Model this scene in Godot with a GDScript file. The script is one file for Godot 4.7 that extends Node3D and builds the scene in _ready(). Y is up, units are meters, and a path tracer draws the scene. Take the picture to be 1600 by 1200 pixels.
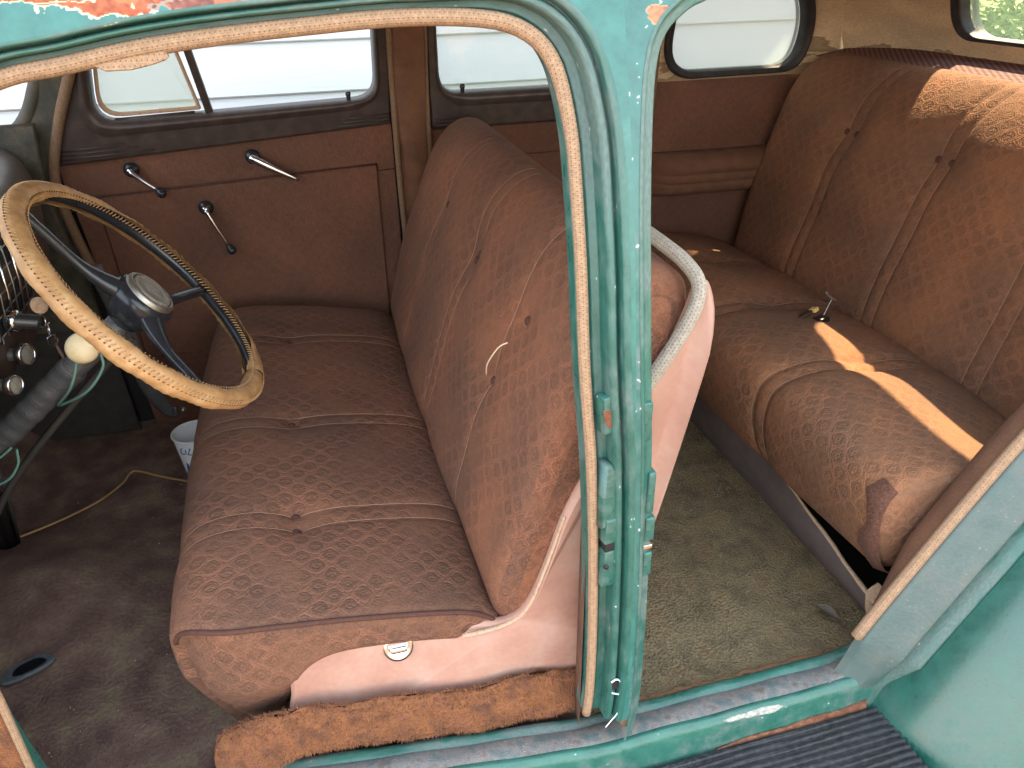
extends Node3D
# An old teal sedan seen from the driver's side with its near doors open.
# x runs to the rear of the car, y up, z towards the open (near) side.

var M := {}
var car: Node3D
var used := {}
var rng := RandomNumberGenerator.new()

# ------------------------------------------------------------------ helpers
func numbered(called: String) -> String:
	if not used.has(called):
		used[called] = 0
		return called
	used[called] += 1
	return "%s_%03d" % [called, used[called]]

func tag(o: Node, label := "", category := "", group := "", kind := "") -> void:
	if label != "": o.set_meta("label", label)
	if category != "": o.set_meta("category", category)
	if group != "": o.set_meta("group", group)
	if kind != "": o.set_meta("kind", kind)

func thing(called: String, label: String, category: String, at := Vector3.ZERO) -> Node3D:
	var o := Node3D.new()
	o.name = numbered(called)
	add_child(o)
	o.position = at
	tag(o, label, category)
	return o

func part(called: String, parent: Node, label := "") -> Node3D:
	var o := Node3D.new()
	o.name = called
	parent.add_child(o, true)
	if label != "": tag(o, label)
	return o

func tool_new() -> SurfaceTool:
	var st := SurfaceTool.new()
	st.begin(Mesh.PRIMITIVE_TRIANGLES)
	return st

func put(called: String, mesh: Mesh, mat: Material, parent: Node, label := "") -> MeshInstance3D:
	var o := MeshInstance3D.new()
	o.name = called
	o.mesh = mesh
	o.material_override = mat
	o.cast_shadow = GeometryInstance3D.SHADOW_CASTING_SETTING_ON
	parent.add_child(o, true)
	if label != "": tag(o, label)
	return o

func done(st: SurfaceTool, tangents := true) -> ArrayMesh:
	st.generate_normals()
	if tangents: st.generate_tangents()
	return st.commit()

# rows of points joined into a smooth sheet; uv rows in metres
func sheet(rows: Array, uvs: Array, wrap := false, cols: Array = []) -> ArrayMesh:
	var st := tool_new()
	var n: int = rows[0].size()
	for i in rows.size():
		for j in n:
			if cols.size() > 0: st.set_color(cols[i][j])
			st.set_uv(uvs[i][j] if uvs.size() > 0 else Vector2(i * 0.02, j * 0.02))
			st.add_vertex(rows[i][j])
	for i in rows.size() - 1:
		for j in (n if wrap else n - 1):
			var a := i * n + j
			var b := i * n + (j + 1) % n
			var c := (i + 1) * n + (j + 1) % n
			var d := (i + 1) * n + j
			st.add_index(a); st.add_index(b); st.add_index(c)
			st.add_index(a); st.add_index(c); st.add_index(d)
	return done(st)

func catmull(pts: Array, per: int, closed := false) -> Array:
	var out := []
	var n := pts.size()
	var last := n if closed else n - 1
	for i in last:
		var p0 = pts[(i - 1 + n) % n] if (closed or i > 0) else pts[0] * 2.0 - pts[1]
		var p1 = pts[i]
		var p2 = pts[(i + 1) % n]
		var p3 = pts[(i + 2) % n] if (closed or i + 2 < n) else pts[n - 1] * 2.0 - pts[n - 2]
		for k in per:
			var t := float(k) / per
			out.append(0.5 * ((2.0 * p1) + (p2 - p0) * t + (2.0 * p0 - 5.0 * p1 + 4.0 * p2 - p3) * t * t + (3.0 * p1 - p0 - 3.0 * p2 + p3) * t * t * t))
	if not closed: out.append(pts[n - 1])
	return out

func resample(pts: Array, count: int, closed := false) -> Array:
	var p := pts.duplicate()
	if closed: p.append(pts[0])
	var acc := [0.0]
	for i in range(1, p.size()): acc.append(acc[i - 1] + (p[i] - p[i - 1]).length())
	var total: float = acc[-1]
	var out := []
	var k := 0
	var m := count if closed else count - 1
	for i in count:
		var d := total * i / m
		while k < p.size() - 2 and acc[k + 1] < d: k += 1
		var seg: float = max(acc[k + 1] - acc[k], 1e-9)
		out.append(p[k].lerp(p[k + 1], clamp((d - acc[k]) / seg, 0.0, 1.0)))
	return out

func tube_mesh(path: Array, r, sides := 10, flat := 1.0, up := Vector3.ZERO) -> ArrayMesh:
	# r: a number or an array of radii; flat squashes the section
	var rows := []
	var uvs := []
	var n := path.size()
	var prev := Vector3.UP
	var dist := 0.0
	for i in n:
		var t: Vector3 = (path[min(i + 1, n - 1)] - path[max(i - 1, 0)]).normalized()
		if i == 0:
			prev = up if up != Vector3.ZERO else (Vector3.UP if absf(t.y) < 0.9 else Vector3.RIGHT)
		if i > 0: dist += (path[i] - path[i - 1]).length()
		var a: Vector3 = (prev - t * prev.dot(t)).normalized()
		prev = a
		var b := t.cross(a)
		var rr: float = r[i] if r is Array else r
		var row := []
		var uv := []
		for j in sides + 1:
			var w := TAU * j / sides
			row.append(path[i] + a * cos(w) * rr * flat + b * sin(w) * rr)
			uv.append(Vector2(dist, rr * w))
		rows.append(row); uvs.append(uv)
	# closed ends
	var r0 := []; var r1 := []; var u0 := []; var u1 := []
	for j in sides + 1:
		r0.append(path[0]); r1.append(path[n - 1]); u0.append(uvs[0][j]); u1.append(uvs[n - 1][j])
	rows.push_front(r0); uvs.push_front(u0); rows.append(r1); uvs.append(u1)
	return sheet(rows, uvs)

func lathe_mesh(profile: Array, sides := 28) -> ArrayMesh:
	# profile of Vector2(radius, height) turned about y
	var rows := []
	var uvs := []
	var d := 0.0
	for i in profile.size():
		if i > 0: d += (profile[i] - profile[i - 1]).length()
		var row := []
		var uv := []
		for j in sides + 1:
			var a := TAU * j / sides
			row.append(Vector3(profile[i].x * cos(a), profile[i].y, profile[i].x * sin(a)))
			uv.append(Vector2(a * 0.05, d))
		rows.append(row); uvs.append(uv)
	return sheet(rows, uvs)

func facing(axis: Vector3, origin: Vector3) -> Transform3D:
	# a transform whose y axis points along axis
	var y := axis.normalized()
	var x := y.cross(Vector3(0.3, 0.2, 0.93)).normalized()
	return Transform3D(Basis(x, y, x.cross(y)), origin)

func rbox(size: Vector3, bevel: float) -> ArrayMesh:
	# box with chamfered, softly rounded edges
	var st := tool_new()
	var h := size * 0.5
	var inn := h - Vector3.ONE * bevel
	var steps := [-1.0, -0.72, -0.35, 0.35, 0.72, 1.0]
	for face in 6:
		var ax := face / 2
		var sg := 1.0 if face % 2 == 0 else -1.0
		var u := (ax + 1) % 3
		var v := (ax + 2) % 3
		var g := []
		for i in 6:
			for j in 6:
				var p := Vector3.ZERO
				p[ax] = sg * h[ax]
				for q in [[u, i], [v, j]]:
					var e: int = q[0]
					var t: float = steps[q[1]]
					var edge: float = sign(t) * (inn[e] + bevel * inverse_lerp(0.35, 1.0, absf(t)))
					p[e] = edge
				var c := p.clamp(-inn, inn)
				var d := p - c
				if d.length() > 0.0: p = c + d.normalized() * bevel
				g.append(p)
		for i in 5:
			for j in 5:
				var q := [g[i * 6 + j], g[i * 6 + j + 1], g[(i + 1) * 6 + j + 1], g[(i + 1) * 6 + j]]
				if sg < 0: q.reverse()
				for k in [0, 2, 1, 0, 3, 2]:
					st.set_smooth_group(0)
					st.set_uv(Vector2(q[k][u], q[k][v]))
					st.add_vertex(q[k])
	st.index()
	return done(st)

func xbox(called: String, c: Vector3, size: Vector3, bevel: float, mat: Material, parent: Node, turn := Vector3.ZERO) -> MeshInstance3D:
	var o := put(called, rbox(size, bevel), mat, parent)
	o.position = c
	o.rotation_degrees = turn
	return o

# flat outline (points in a plane) given a thickness; where maps 2D + offset to 3D
func slab(outline: Array, thick: float, where: Callable, bevel := 0.0) -> ArrayMesh:
	var st := tool_new()
	var poly := PackedVector2Array(outline)
	if not Geometry2D.is_polygon_clockwise(poly): poly.reverse()
	var n := poly.size()
	var face := poly
	if bevel > 0.0:
		face = PackedVector2Array()
		for i in n:
			var t := (poly[(i + 1) % n] - poly[(i - 1 + n) % n]).normalized()
			face.append(poly[i] + Vector2(t.y, -t.x) * -bevel * -1.0)
		# keep whichever side shrinks the outline
		var a0 := 0.0; var a1 := 0.0
		for i in n:
			a0 += poly[i].cross(poly[(i + 1) % n]); a1 += face[i].cross(face[(i + 1) % n])
		if absf(a1) > absf(a0):
			for i in n: face[i] = poly[i] * 2.0 - face[i]
	var tri := Geometry2D.triangulate_polygon(face)
	st.set_smooth_group(1)
	for k in tri:
		st.set_uv(face[k]); st.add_vertex(where.call(face[k], thick))
	st.set_smooth_group(2)
	for k in range(tri.size() - 1, -1, -1):
		st.set_uv(face[tri[k]]); st.add_vertex(where.call(face[tri[k]], 0.0))
	var rings := [[face, thick], [poly, thick - bevel], [poly, bevel], [face, 0.0]] if bevel > 0.0 else [[poly, thick], [poly, 0.0]]
	st.set_smooth_group(3)
	for r in rings.size() - 1:
		var A = rings[r]; var B = rings[r + 1]
		for i in n:
			var j := (i + 1) % n
			var q := [where.call(A[0][i], A[1]), where.call(A[0][j], A[1]), where.call(B[0][j], B[1]), where.call(B[0][i], B[1])]
			var w := [A[0][i], A[0][j], B[0][j], B[0][i]]
			for k in [0, 1, 2, 0, 2, 3]:
				st.set_uv(w[k]); st.add_vertex(q[k])
	return done(st)

# a ring between two loops of equal length; profile of [t, lift]
func ring(inner: Array, outer: Array, profile: Array, where: Callable) -> ArrayMesh:
	var rows := []
	var uvs := []
	for p in profile:
		var row := []
		var uv := []
		for i in inner.size() + 1:
			var a: Vector2 = inner[i % inner.size()].lerp(outer[i % inner.size()], p[0])
			row.append(where.call(a, p[1])); uv.append(a)
		rows.append(row); uvs.append(uv)
	return sheet(rows, uvs)

func rounded_loop(pts: Array, radii: Array, per := 6) -> Array:
	# polygon with rounded corners
	var out := []
	var n := pts.size()
	for i in n:
		var p: Vector2 = pts[i]
		var a: Vector2 = (pts[(i - 1 + n) % n] - p)
		var b: Vector2 = (pts[(i + 1) % n] - p)
		var r: float = min(radii[i % radii.size()], min(a.length(), b.length()) * 0.49)
		var s := p + a.normalized() * r
		var e := p + b.normalized() * r
		for k in per + 1:
			var t := float(k) / per
			out.append(s.lerp(p, t).lerp(p.lerp(e, t), t))
	return out

# outer loop matched to an inner loop by angle about a centre
func match_loop(inner: Array, outer: Array) -> Array:
	var c := Vector2.ZERO
	for p in inner: c += p / inner.size()
	var out := []
	for p in inner:
		var dir: Vector2 = (p - c).normalized()
		var best := c + dir
		var far := -1.0
		for i in outer.size():
			var h = Geometry2D.segment_intersects_segment(c, c + dir * 5.0, outer[i], outer[(i + 1) % outer.size()])
			if h != null and (h - c).length() > far:
				far = (h - c).length(); best = h
		out.append(best)
	return out

# ------------------------------------------------------------------ textures
func noise_bytes(w: int, h: int, freq: float, seed_: int, octaves := 4, kind := FastNoiseLite.TYPE_SIMPLEX_SMOOTH) -> PackedByteArray:
	var n := FastNoiseLite.new()
	n.noise_type = kind
	n.frequency = freq
	n.seed = seed_
	n.fractal_octaves = octaves
	var im := n.get_image(w, h, false, false, false)
	im.convert(Image.FORMAT_L8)
	return im.get_data()

func tile_bytes(w: int, h: int, freq: float, seed_: int, octaves := 4) -> PackedByteArray:
	var n := FastNoiseLite.new()
	n.noise_type = FastNoiseLite.TYPE_SIMPLEX_SMOOTH
	n.frequency = freq
	n.seed = seed_
	n.fractal_octaves = octaves
	var im := n.get_seamless_image(w, h, false, false, 0.15, false)
	im.convert(Image.FORMAT_L8)
	return im.get_data()

func tex(im: Image) -> ImageTexture:
	im.generate_mipmaps()
	return ImageTexture.create_from_image(im)

func normal_tex(h: PackedByteArray, w: int, hh: int, strength: float) -> ImageTexture:
	var im := Image.create_from_data(w, hh, false, Image.FORMAT_L8, h)
	im.convert(Image.FORMAT_RGBA8)
	im.bump_map_to_normal_map(strength)
	return tex(im)

func plain(c: Color, rough := 0.8, metal := 0.0) -> StandardMaterial3D:
	var m := StandardMaterial3D.new()
	m.albedo_color = c
	m.roughness = rough
	m.metallic = metal
	m.cull_mode = BaseMaterial3D.CULL_DISABLED
	return m

# mottled: two or three tones mixed by tiled noise, mapped in world space
func mottled(tones: Array, rough: float, metres: float, seed_: int, freq := 0.012, bump := 0.0, specks: Color = Color(0, 0, 0, 0), speck_at := 0.9, size := 512) -> StandardMaterial3D:
	var a := tile_bytes(size, size, freq, seed_, 5)
	var b := tile_bytes(size, size, freq * 9.0, seed_ + 7, 3)
	var out := PackedByteArray()
	out.resize(size * size * 3)
	var hgt := PackedByteArray()
	hgt.resize(size * size)
	var k := tones.size() - 1
	for i in size * size:
		var t: float = clamp((a[i] / 255.0 - 0.22) * 1.75 + (b[i] / 255.0 - 0.5) * 0.5, 0.0, 0.999) * k
		var c: Color = tones[int(t)].lerp(tones[int(t) + 1], t - int(t))
		var hh := 0.5 + (b[i] / 255.0 - 0.5) * 0.8
		if specks.a > 0.0:
			var s := b[(i * 7 + 13) % (size * size)] / 255.0 * 0.35 + b[i] / 255.0 * 0.65
			if s > speck_at and a[i] > 110:
				c = c.lerp(specks, specks.a); hh += 0.2
		out[i * 3] = int(clamp(c.r, 0, 1) * 255); out[i * 3 + 1] = int(clamp(c.g, 0, 1) * 255); out[i * 3 + 2] = int(clamp(c.b, 0, 1) * 255)
		hgt[i] = int(clamp(hh, 0, 1) * 255)
	var m := plain(Color.WHITE, rough)
	m.albedo_texture = tex(Image.create_from_data(size, size, false, Image.FORMAT_RGB8, out))
	m.uv1_triplanar = true
	m.uv1_world_triplanar = true
	m.uv1_scale = Vector3.ONE / metres
	if bump > 0.0:
		m.normal_enabled = true
		m.normal_texture = normal_tex(hgt, size, size, bump)
	return m

# woven mohair with an embossed ogee figure, laid out in metres over one piece
func upholstery(wide: float, tall: float, seed_: int, base: Color, dens := 900.0, figure := 1.0, warm := 0.0) -> StandardMaterial3D:
	var w := int(wide * dens)
	var h := int(tall * dens)
	var big := noise_bytes(w, h, 0.0045, seed_, 4)
	var wear := noise_bytes(w, h, 0.009, seed_ + 3, 4)
	var fine := noise_bytes(w, h, 0.32, seed_ + 5, 2)
	var nap := noise_bytes(w, h, 0.06, seed_ + 9, 3)
	var out := PackedByteArray(); out.resize(w * h * 3)
	var hg := PackedByteArray(); hg.resize(w * h)
	var ca := 0.041 * dens   # across (z)
	var cb := 0.040 * dens   # along the profile
	# one cell of the figure
	var iw := int(ca); var ih := int(cb)
	var cell := PackedFloat32Array(); cell.resize(iw * ih)
	for y in ih:
		for x in iw:
			var fx := float(x) / iw - 0.5
			var fy := float(y) / ih - 0.5
			# nearest of the two staggered motifs in the cell
			var dx := fx
			var dy := fy
			var ex := absf(fx) - 0.5
			var ey := absf(fy) - 0.5
			if ex * ex + ey * ey < fx * fx + fy * fy:
				dx = ex * signf(fx); dy = ey * signf(fy)
			# pointed eye with a scalloped border, floret inside, ticks between
			var e := absf(dx) / 0.37 + pow(absf(dy) / 0.33, 2.0)
			var v := exp(-pow((e - 1.0) / 0.15, 2.0)) * (1.0 if dx > -0.06 else 0.8)
			if e > 1.0: v = maxf(v, 0.52 + 0.16 * signf(sin((dx + dy) * 40.0)))
			v += 0.35 * exp(-pow((e - 0.66) / 0.07, 2.0)) * (1.0 if dx > 0.0 else 0.3)
			if e < 0.7:
				var d := Vector2(dx * 1.15, dy).length()
				v += 0.55 * exp(-pow((d - 0.085) / 0.028, 2.0)) + 0.4 * exp(-pow((Vector2(dx, absf(dy) - 0.13).length() - 0.03) / 0.022, 2.0))
			cell[y * iw + x] = min(v, 1.0)
	for y in h:
		var cy := int(fmod(y / cb, 1.0) * ih) * iw
		for x in w:
			var i := y * w + x
			var wob := (nap[i] - 128) * 0.008
			var v: float = cell[cy + int(fposmod(x / ca + wob * 0.03, 1.0) * iw)]
			var vis: float = clamp((wear[i] / 255.0 - 0.27) * 3.0, 0.12, 1.0) * figure
			var f := (fine[i] / 255.0 - 0.5)
			var n := (nap[i] / 255.0 - 0.5)
			var b := big[i] / 255.0 - 0.5
			var gain := 1.0 + b * 0.26 + n * 0.14 + f * 0.30 + (v - 0.48) * 0.25 * vis
			var r := base.r * gain * (1.0 + b * warm * 0.6 + v * vis * 0.03)
			var g := base.g * gain * (1.0 + b * warm * 0.1)
			var bl := base.b * gain * (1.0 - b * warm * 0.5 + v * vis * 0.02)
			if f > 0.36 and n > 0.16: r += 0.07; g += 0.065; bl += 0.05
			out[i * 3] = int(clamp(r, 0, 1) * 255); out[i * 3 + 1] = int(clamp(g, 0, 1) * 255); out[i * 3 + 2] = int(clamp(bl, 0, 1) * 255)
			hg[i] = int(clamp(0.45 + v * vis * 0.34 + f * 0.2 + n * 0.2, 0, 1) * 255)
	var m := plain(Color.WHITE, 0.95)
	m.albedo_texture = tex(Image.create_from_data(w, h, false, Image.FORMAT_RGB8, out))
	m.normal_enabled = true
	m.normal_texture = normal_tex(hg, w, h, 5.0)
	m.normal_scale = 0.8
	m.uv1_scale = Vector3(1.0 / wide, 1.0 / tall, 1.0)
	return m

# woven cord with rows of small holes
func windlace_mat(base: Color, dot: Color, seed_: int) -> StandardMaterial3D:
	var w := 256; var h := 128
	var n := tile_bytes(w, h, 0.03, seed_, 4)
	var f := tile_bytes(w, h, 0.25, seed_ + 1, 2)
	var out := PackedByteArray(); out.resize(w * h * 3)
	var hg := PackedByteArray(); hg.resize(w * h)
	for y in h:
		for x in w:
			var i := y * w + x
			var row := int(y / 16.0)
			var dx := fposmod(x + (8.0 if row % 2 == 1 else 0.0), 16.0) - 8.0
			var dy := fposmod(y, 16.0) - 8.0
			var d := exp(-(dx * dx + dy * dy) / 5.0)
			var wv := 0.5 + 0.25 * sin(x * TAU / 8.0 + row) + 0.25 * sin(y * TAU / 8.0)
			var g := 0.84 + n[i] / 255.0 * 0.26 + (f[i] / 255.0 - 0.5) * 0.25 + (wv - 0.5) * 0.1
			var c := (base * g).lerp(dot, d * 0.85)
			out[i * 3] = int(clamp(c.r, 0, 1) * 255); out[i * 3 + 1] = int(clamp(c.g, 0, 1) * 255); out[i * 3 + 2] = int(clamp(c.b, 0, 1) * 255)
			hg[i] = int(clamp(0.5 + wv * 0.25 - d * 0.5 + f[i] / 255.0 * 0.2, 0, 1) * 255)
	var m := plain(Color.WHITE, 0.9)
	m.albedo_texture = tex(Image.create_from_data(w, h, false, Image.FORMAT_RGB8, out))
	m.normal_enabled = true
	m.normal_texture = normal_tex(hg, w, h, 4.0)
	m.uv1_scale = Vector3(1.0 / 0.072, 1.0 / 0.036, 1)
	return m

# old enamel: teal with grey fading, chips and scratches; patch list holds stains in metres
func paint_sheet(w: int, h: int, mw: float, mh: float, seed_: int, teal: Color, fade: Color, fade_at: float, chip: Color, chip_at: float, patches: Array = []) -> StandardMaterial3D:
	var a := noise_bytes(w, h, 2.2 * mw / w, seed_, 5)
	var b := noise_bytes(w, h, 22.0 * mw / w, seed_ + 1, 3)
	var c := noise_bytes(w, h, 110.0 * mw / w, seed_ + 2, 2)
	var out := PackedByteArray(); out.resize(w * h * 3)
	var rg := PackedByteArray(); rg.resize(w * h)
	var hg := PackedByteArray(); hg.resize(w * h)
	for y in h:
		for x in w:
			var i := y * w + x
			var fa := a[i] / 255.0; var fb := b[i] / 255.0; var fc := c[i] / 255.0
			var t := smoothstep(fade_at, fade_at + 0.22, fa * 0.7 + fb * 0.3)
			var col := (teal * (0.86 + fb * 0.22 + (fc - 0.5) * 0.08)).lerp(fade * (0.85 + fc * 0.3), t * 0.8)
			var ro := 0.30 + t * 0.3 + (fb - 0.5) * 0.14
			var hh := 0.6
			if fc * 0.6 + fb * 0.4 > chip_at: 
				col = chip; ro = 0.8; hh = 0.45
			for p in patches:
				# [x, y, rx, ry, colour, edge colour]
				var d := Vector2((float(x) / w * mw - p[0]) / p[2], (float(y) / h * mh - p[1]) / p[3]).length() + (fb - 0.5) * 0.9 + (fc - 0.5) * 0.25
				if d < 1.0:
					var pc: Color = p[4] * (0.75 + fc * 0.5)
					if fb > 0.6 and p[4].g < 0.6: pc = pc.lerp(Color(0.75, 0.5, 0.33), 0.5)
					col = p[5] if d > 0.9 else pc
					ro = 0.85; hh = 0.4 + fc * 0.15
			out[i * 3] = int(clamp(col.r, 0, 1) * 255); out[i * 3 + 1] = int(clamp(col.g, 0, 1) * 255); out[i * 3 + 2] = int(clamp(col.b, 0, 1) * 255)
			rg[i] = int(clamp(ro, 0, 1) * 255)
			hg[i] = int(clamp(hh + (fc - 0.5) * 0.04, 0, 1) * 255)
	var m := plain(Color.WHITE, 1.0)
	m.albedo_texture = tex(Image.create_from_data(w, h, false, Image.FORMAT_RGB8, out))
	m.roughness_texture = tex(Image.create_from_data(w, h, false, Image.FORMAT_L8, rg))
	m.roughness_texture_channel = BaseMaterial3D.TEXTURE_CHANNEL_RED
	m.normal_enabled = true
	m.normal_texture = normal_tex(hg, w, h, 2.0)
	m.uv1_scale = Vector3(1.0 / mw, 1.0 / mh, 1)
	return m

func glass_mat(c: Color, alpha: float, rough := 0.05) -> StandardMaterial3D:
	var m := plain(Color(c.r, c.g, c.b, alpha), rough)
	m.transparency = BaseMaterial3D.TRANSPARENCY_ALPHA
	return m

# ------------------------------------------------------------------ body surfaces
func zs(x: float, y: float) -> float:          # near outer side of the body
	var z := -0.06 * maxf(0.0, (0.1 - x) / 0.5) - 0.09 * pow(maxf(0.0, (y - 1.0) / 0.45), 1.6)
	if y > 1.462: z -= 9.0 * pow(y - 1.462, 2.0)
	return z

func near(p: Vector2, lift := 0.0) -> Vector3:
	return Vector3(p.x, p.y, zs(p.x, p.y) + lift)

func zf(y: float) -> float:                    # far inner wall
	return -1.30 + 0.07 * pow(maxf(0.0, (y - 1.14) / 0.35), 1.5)

func far(p: Vector2, lift := 0.0) -> Vector3:
	return Vector3(p.x, p.y, zf(p.y) + lift)

func rear_wall(p: Vector2, lift := 0.0) -> Vector3:   # p = (z, y)
	var x := 1.37 - 0.38 * (p.y - 1.22) - 1.4 * pow(maxf(0.0, -1.05 - p.x), 2.0) - 1.4 * pow(maxf(0.0, p.x + 0.29), 2.0)
	return Vector3(x - lift, p.y, p.x)

func front_path() -> Array:
	return catmull([Vector2(-0.63, 0.50), Vector2(-0.645, 0.70), Vector2(-0.64, 1.0), Vector2(-0.60, 1.16), Vector2(-0.53, 1.33), Vector2(-0.475, 1.39), Vector2(-0.428, 1.413),
		Vector2(-0.374, 1.422), Vector2(-0.318, 1.432), Vector2(-0.262, 1.439), Vector2(-0.206, 1.444), Vector2(-0.149, 1.448), Vector2(-0.103, 1.451), Vector2(-0.056, 1.452),
		Vector2(-0.009, 1.450), Vector2(0.022, 1.445), Vector2(0.042, 1.436), Vector2(0.055, 1.425), Vector2(0.064, 1.411), Vector2(0.070, 1.393), Vector2(0.075, 1.365),
		Vector2(0.078, 1.337), Vector2(0.079, 1.301), Vector2(0.080, 1.214), Vector2(0.080, 1.129), Vector2(0.083, 1.06), Vector2(0.090, 0.967), Vector2(0.096, 0.85), Vector2(0.100, 0.70), Vector2(0.100, 0.60), Vector2(0.097, 0.55)], 5)

func rear_path() -> Array:
	return catmull([Vector2(0.160, 0.50), Vector2(0.167, 0.574), Vector2(0.166, 0.70), Vector2(0.162, 0.82), Vector2(0.154, 0.97), Vector2(0.148, 1.093), Vector2(0.147, 1.20), Vector2(0.149, 1.292), Vector2(0.155, 1.374),
		Vector2(0.162, 1.413), Vector2(0.172, 1.434), Vector2(0.187, 1.448), Vector2(0.211, 1.461), Vector2(0.26, 1.472), Vector2(0.36, 1.478), Vector2(0.52, 1.474), Vector2(0.70, 1.455), Vector2(0.80, 1.42),
		Vector2(0.86, 1.34), Vector2(0.875, 1.2), Vector2(0.85, 1.06), Vector2(0.80, 0.97), Vector2(0.736, 0.886), Vector2(0.665, 0.77), Vector2(0.606, 0.668), Vector2(0.565, 0.595), Vector2(0.547, 0.560)], 5)

# sweep a section of [outward, lift] along a path on the near side; sgn picks the outward side
func frame_sweep(path: Array, section: Array, sgn: float, mats := 0.0) -> ArrayMesh:
	var rows := []
	var uvs := []
	var dist := 0.0
	var fine := section
	for i in path.size():
		var t: Vector2 = (path[min(i + 1, path.size() - 1)] - path[max(i - 1, 0)]).normalized()
		var nrm := Vector2(-t.y, t.x) * sgn
		if i > 0: dist += (path[i] - path[i - 1]).length()
		var row := []
		var uv := []
		var v := 0.0
		for k in fine.size():
			if k > 0: v += Vector2(fine[k][0] - fine[k - 1][0], fine[k][1] - fine[k - 1][1]).length()
			var q: Vector2 = path[i] + nrm * fine[k][0] * squeeze(path[i])
			var lift: float = fine[k][1]
			if lift > 0.0 and path[i].x > 0.4: lift *= smoothstep(0.48, 0.57, path[i].y)
			row.append(near(q, lift)); uv.append(Vector2(dist, v))
		rows.append(row); uvs.append(uv)
	return sheet(rows, uvs)

# the frame is narrower along the header than on the pillar
func squeeze(p: Vector2) -> float:
	if p.y < 1.38 or p.x > 0.12: return 1.0
	return lerpf(0.60, 1.0, smoothstep(-0.06, 0.07, p.x))

func soft(section: Array) -> Array:
	# round every corner of a section a little
	var out := [section[0]]
	for i in range(1, section.size() - 1):
		var p := Vector2(section[i][0], section[i][1])
		var a := Vector2(section[i - 1][0], section[i - 1][1]) - p
		var b := Vector2(section[i + 1][0], section[i + 1][1]) - p
		var r: float = min(0.0016, min(a.length(), b.length()) * 0.45)
		var s := p + a.normalized() * r
		var e := p + b.normalized() * r
		for t in [0.0, 0.5, 1.0]:
			var q := s.lerp(p, t).lerp(p.lerp(e, t), t)
			out.append([q.x, q.y])
	out.append(section[-1])
	return out

func offset_path(path: Array, d: float, sgn: float) -> Array:
	var out := []
	for i in path.size():
		var t: Vector2 = (path[min(i + 1, path.size() - 1)] - path[max(i - 1, 0)]).normalized()
		out.append(path[i] + Vector2(-t.y, t.x) * sgn * d * squeeze(path[i]))
	return out

func lace(path: Array, r: float, lift: float) -> ArrayMesh:
	var p := []
	for q in path: p.append(near(q, lift))
	p = resample(p, int(path.size() * 1.5))
	var rr := []
	for q in p: rr.append(lerpf(r * 0.80, r, smoothstep(1.30, 1.44, q.y)) if q.x < 0.5 else r)
	return tube_mesh(p, rr, 12)

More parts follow.
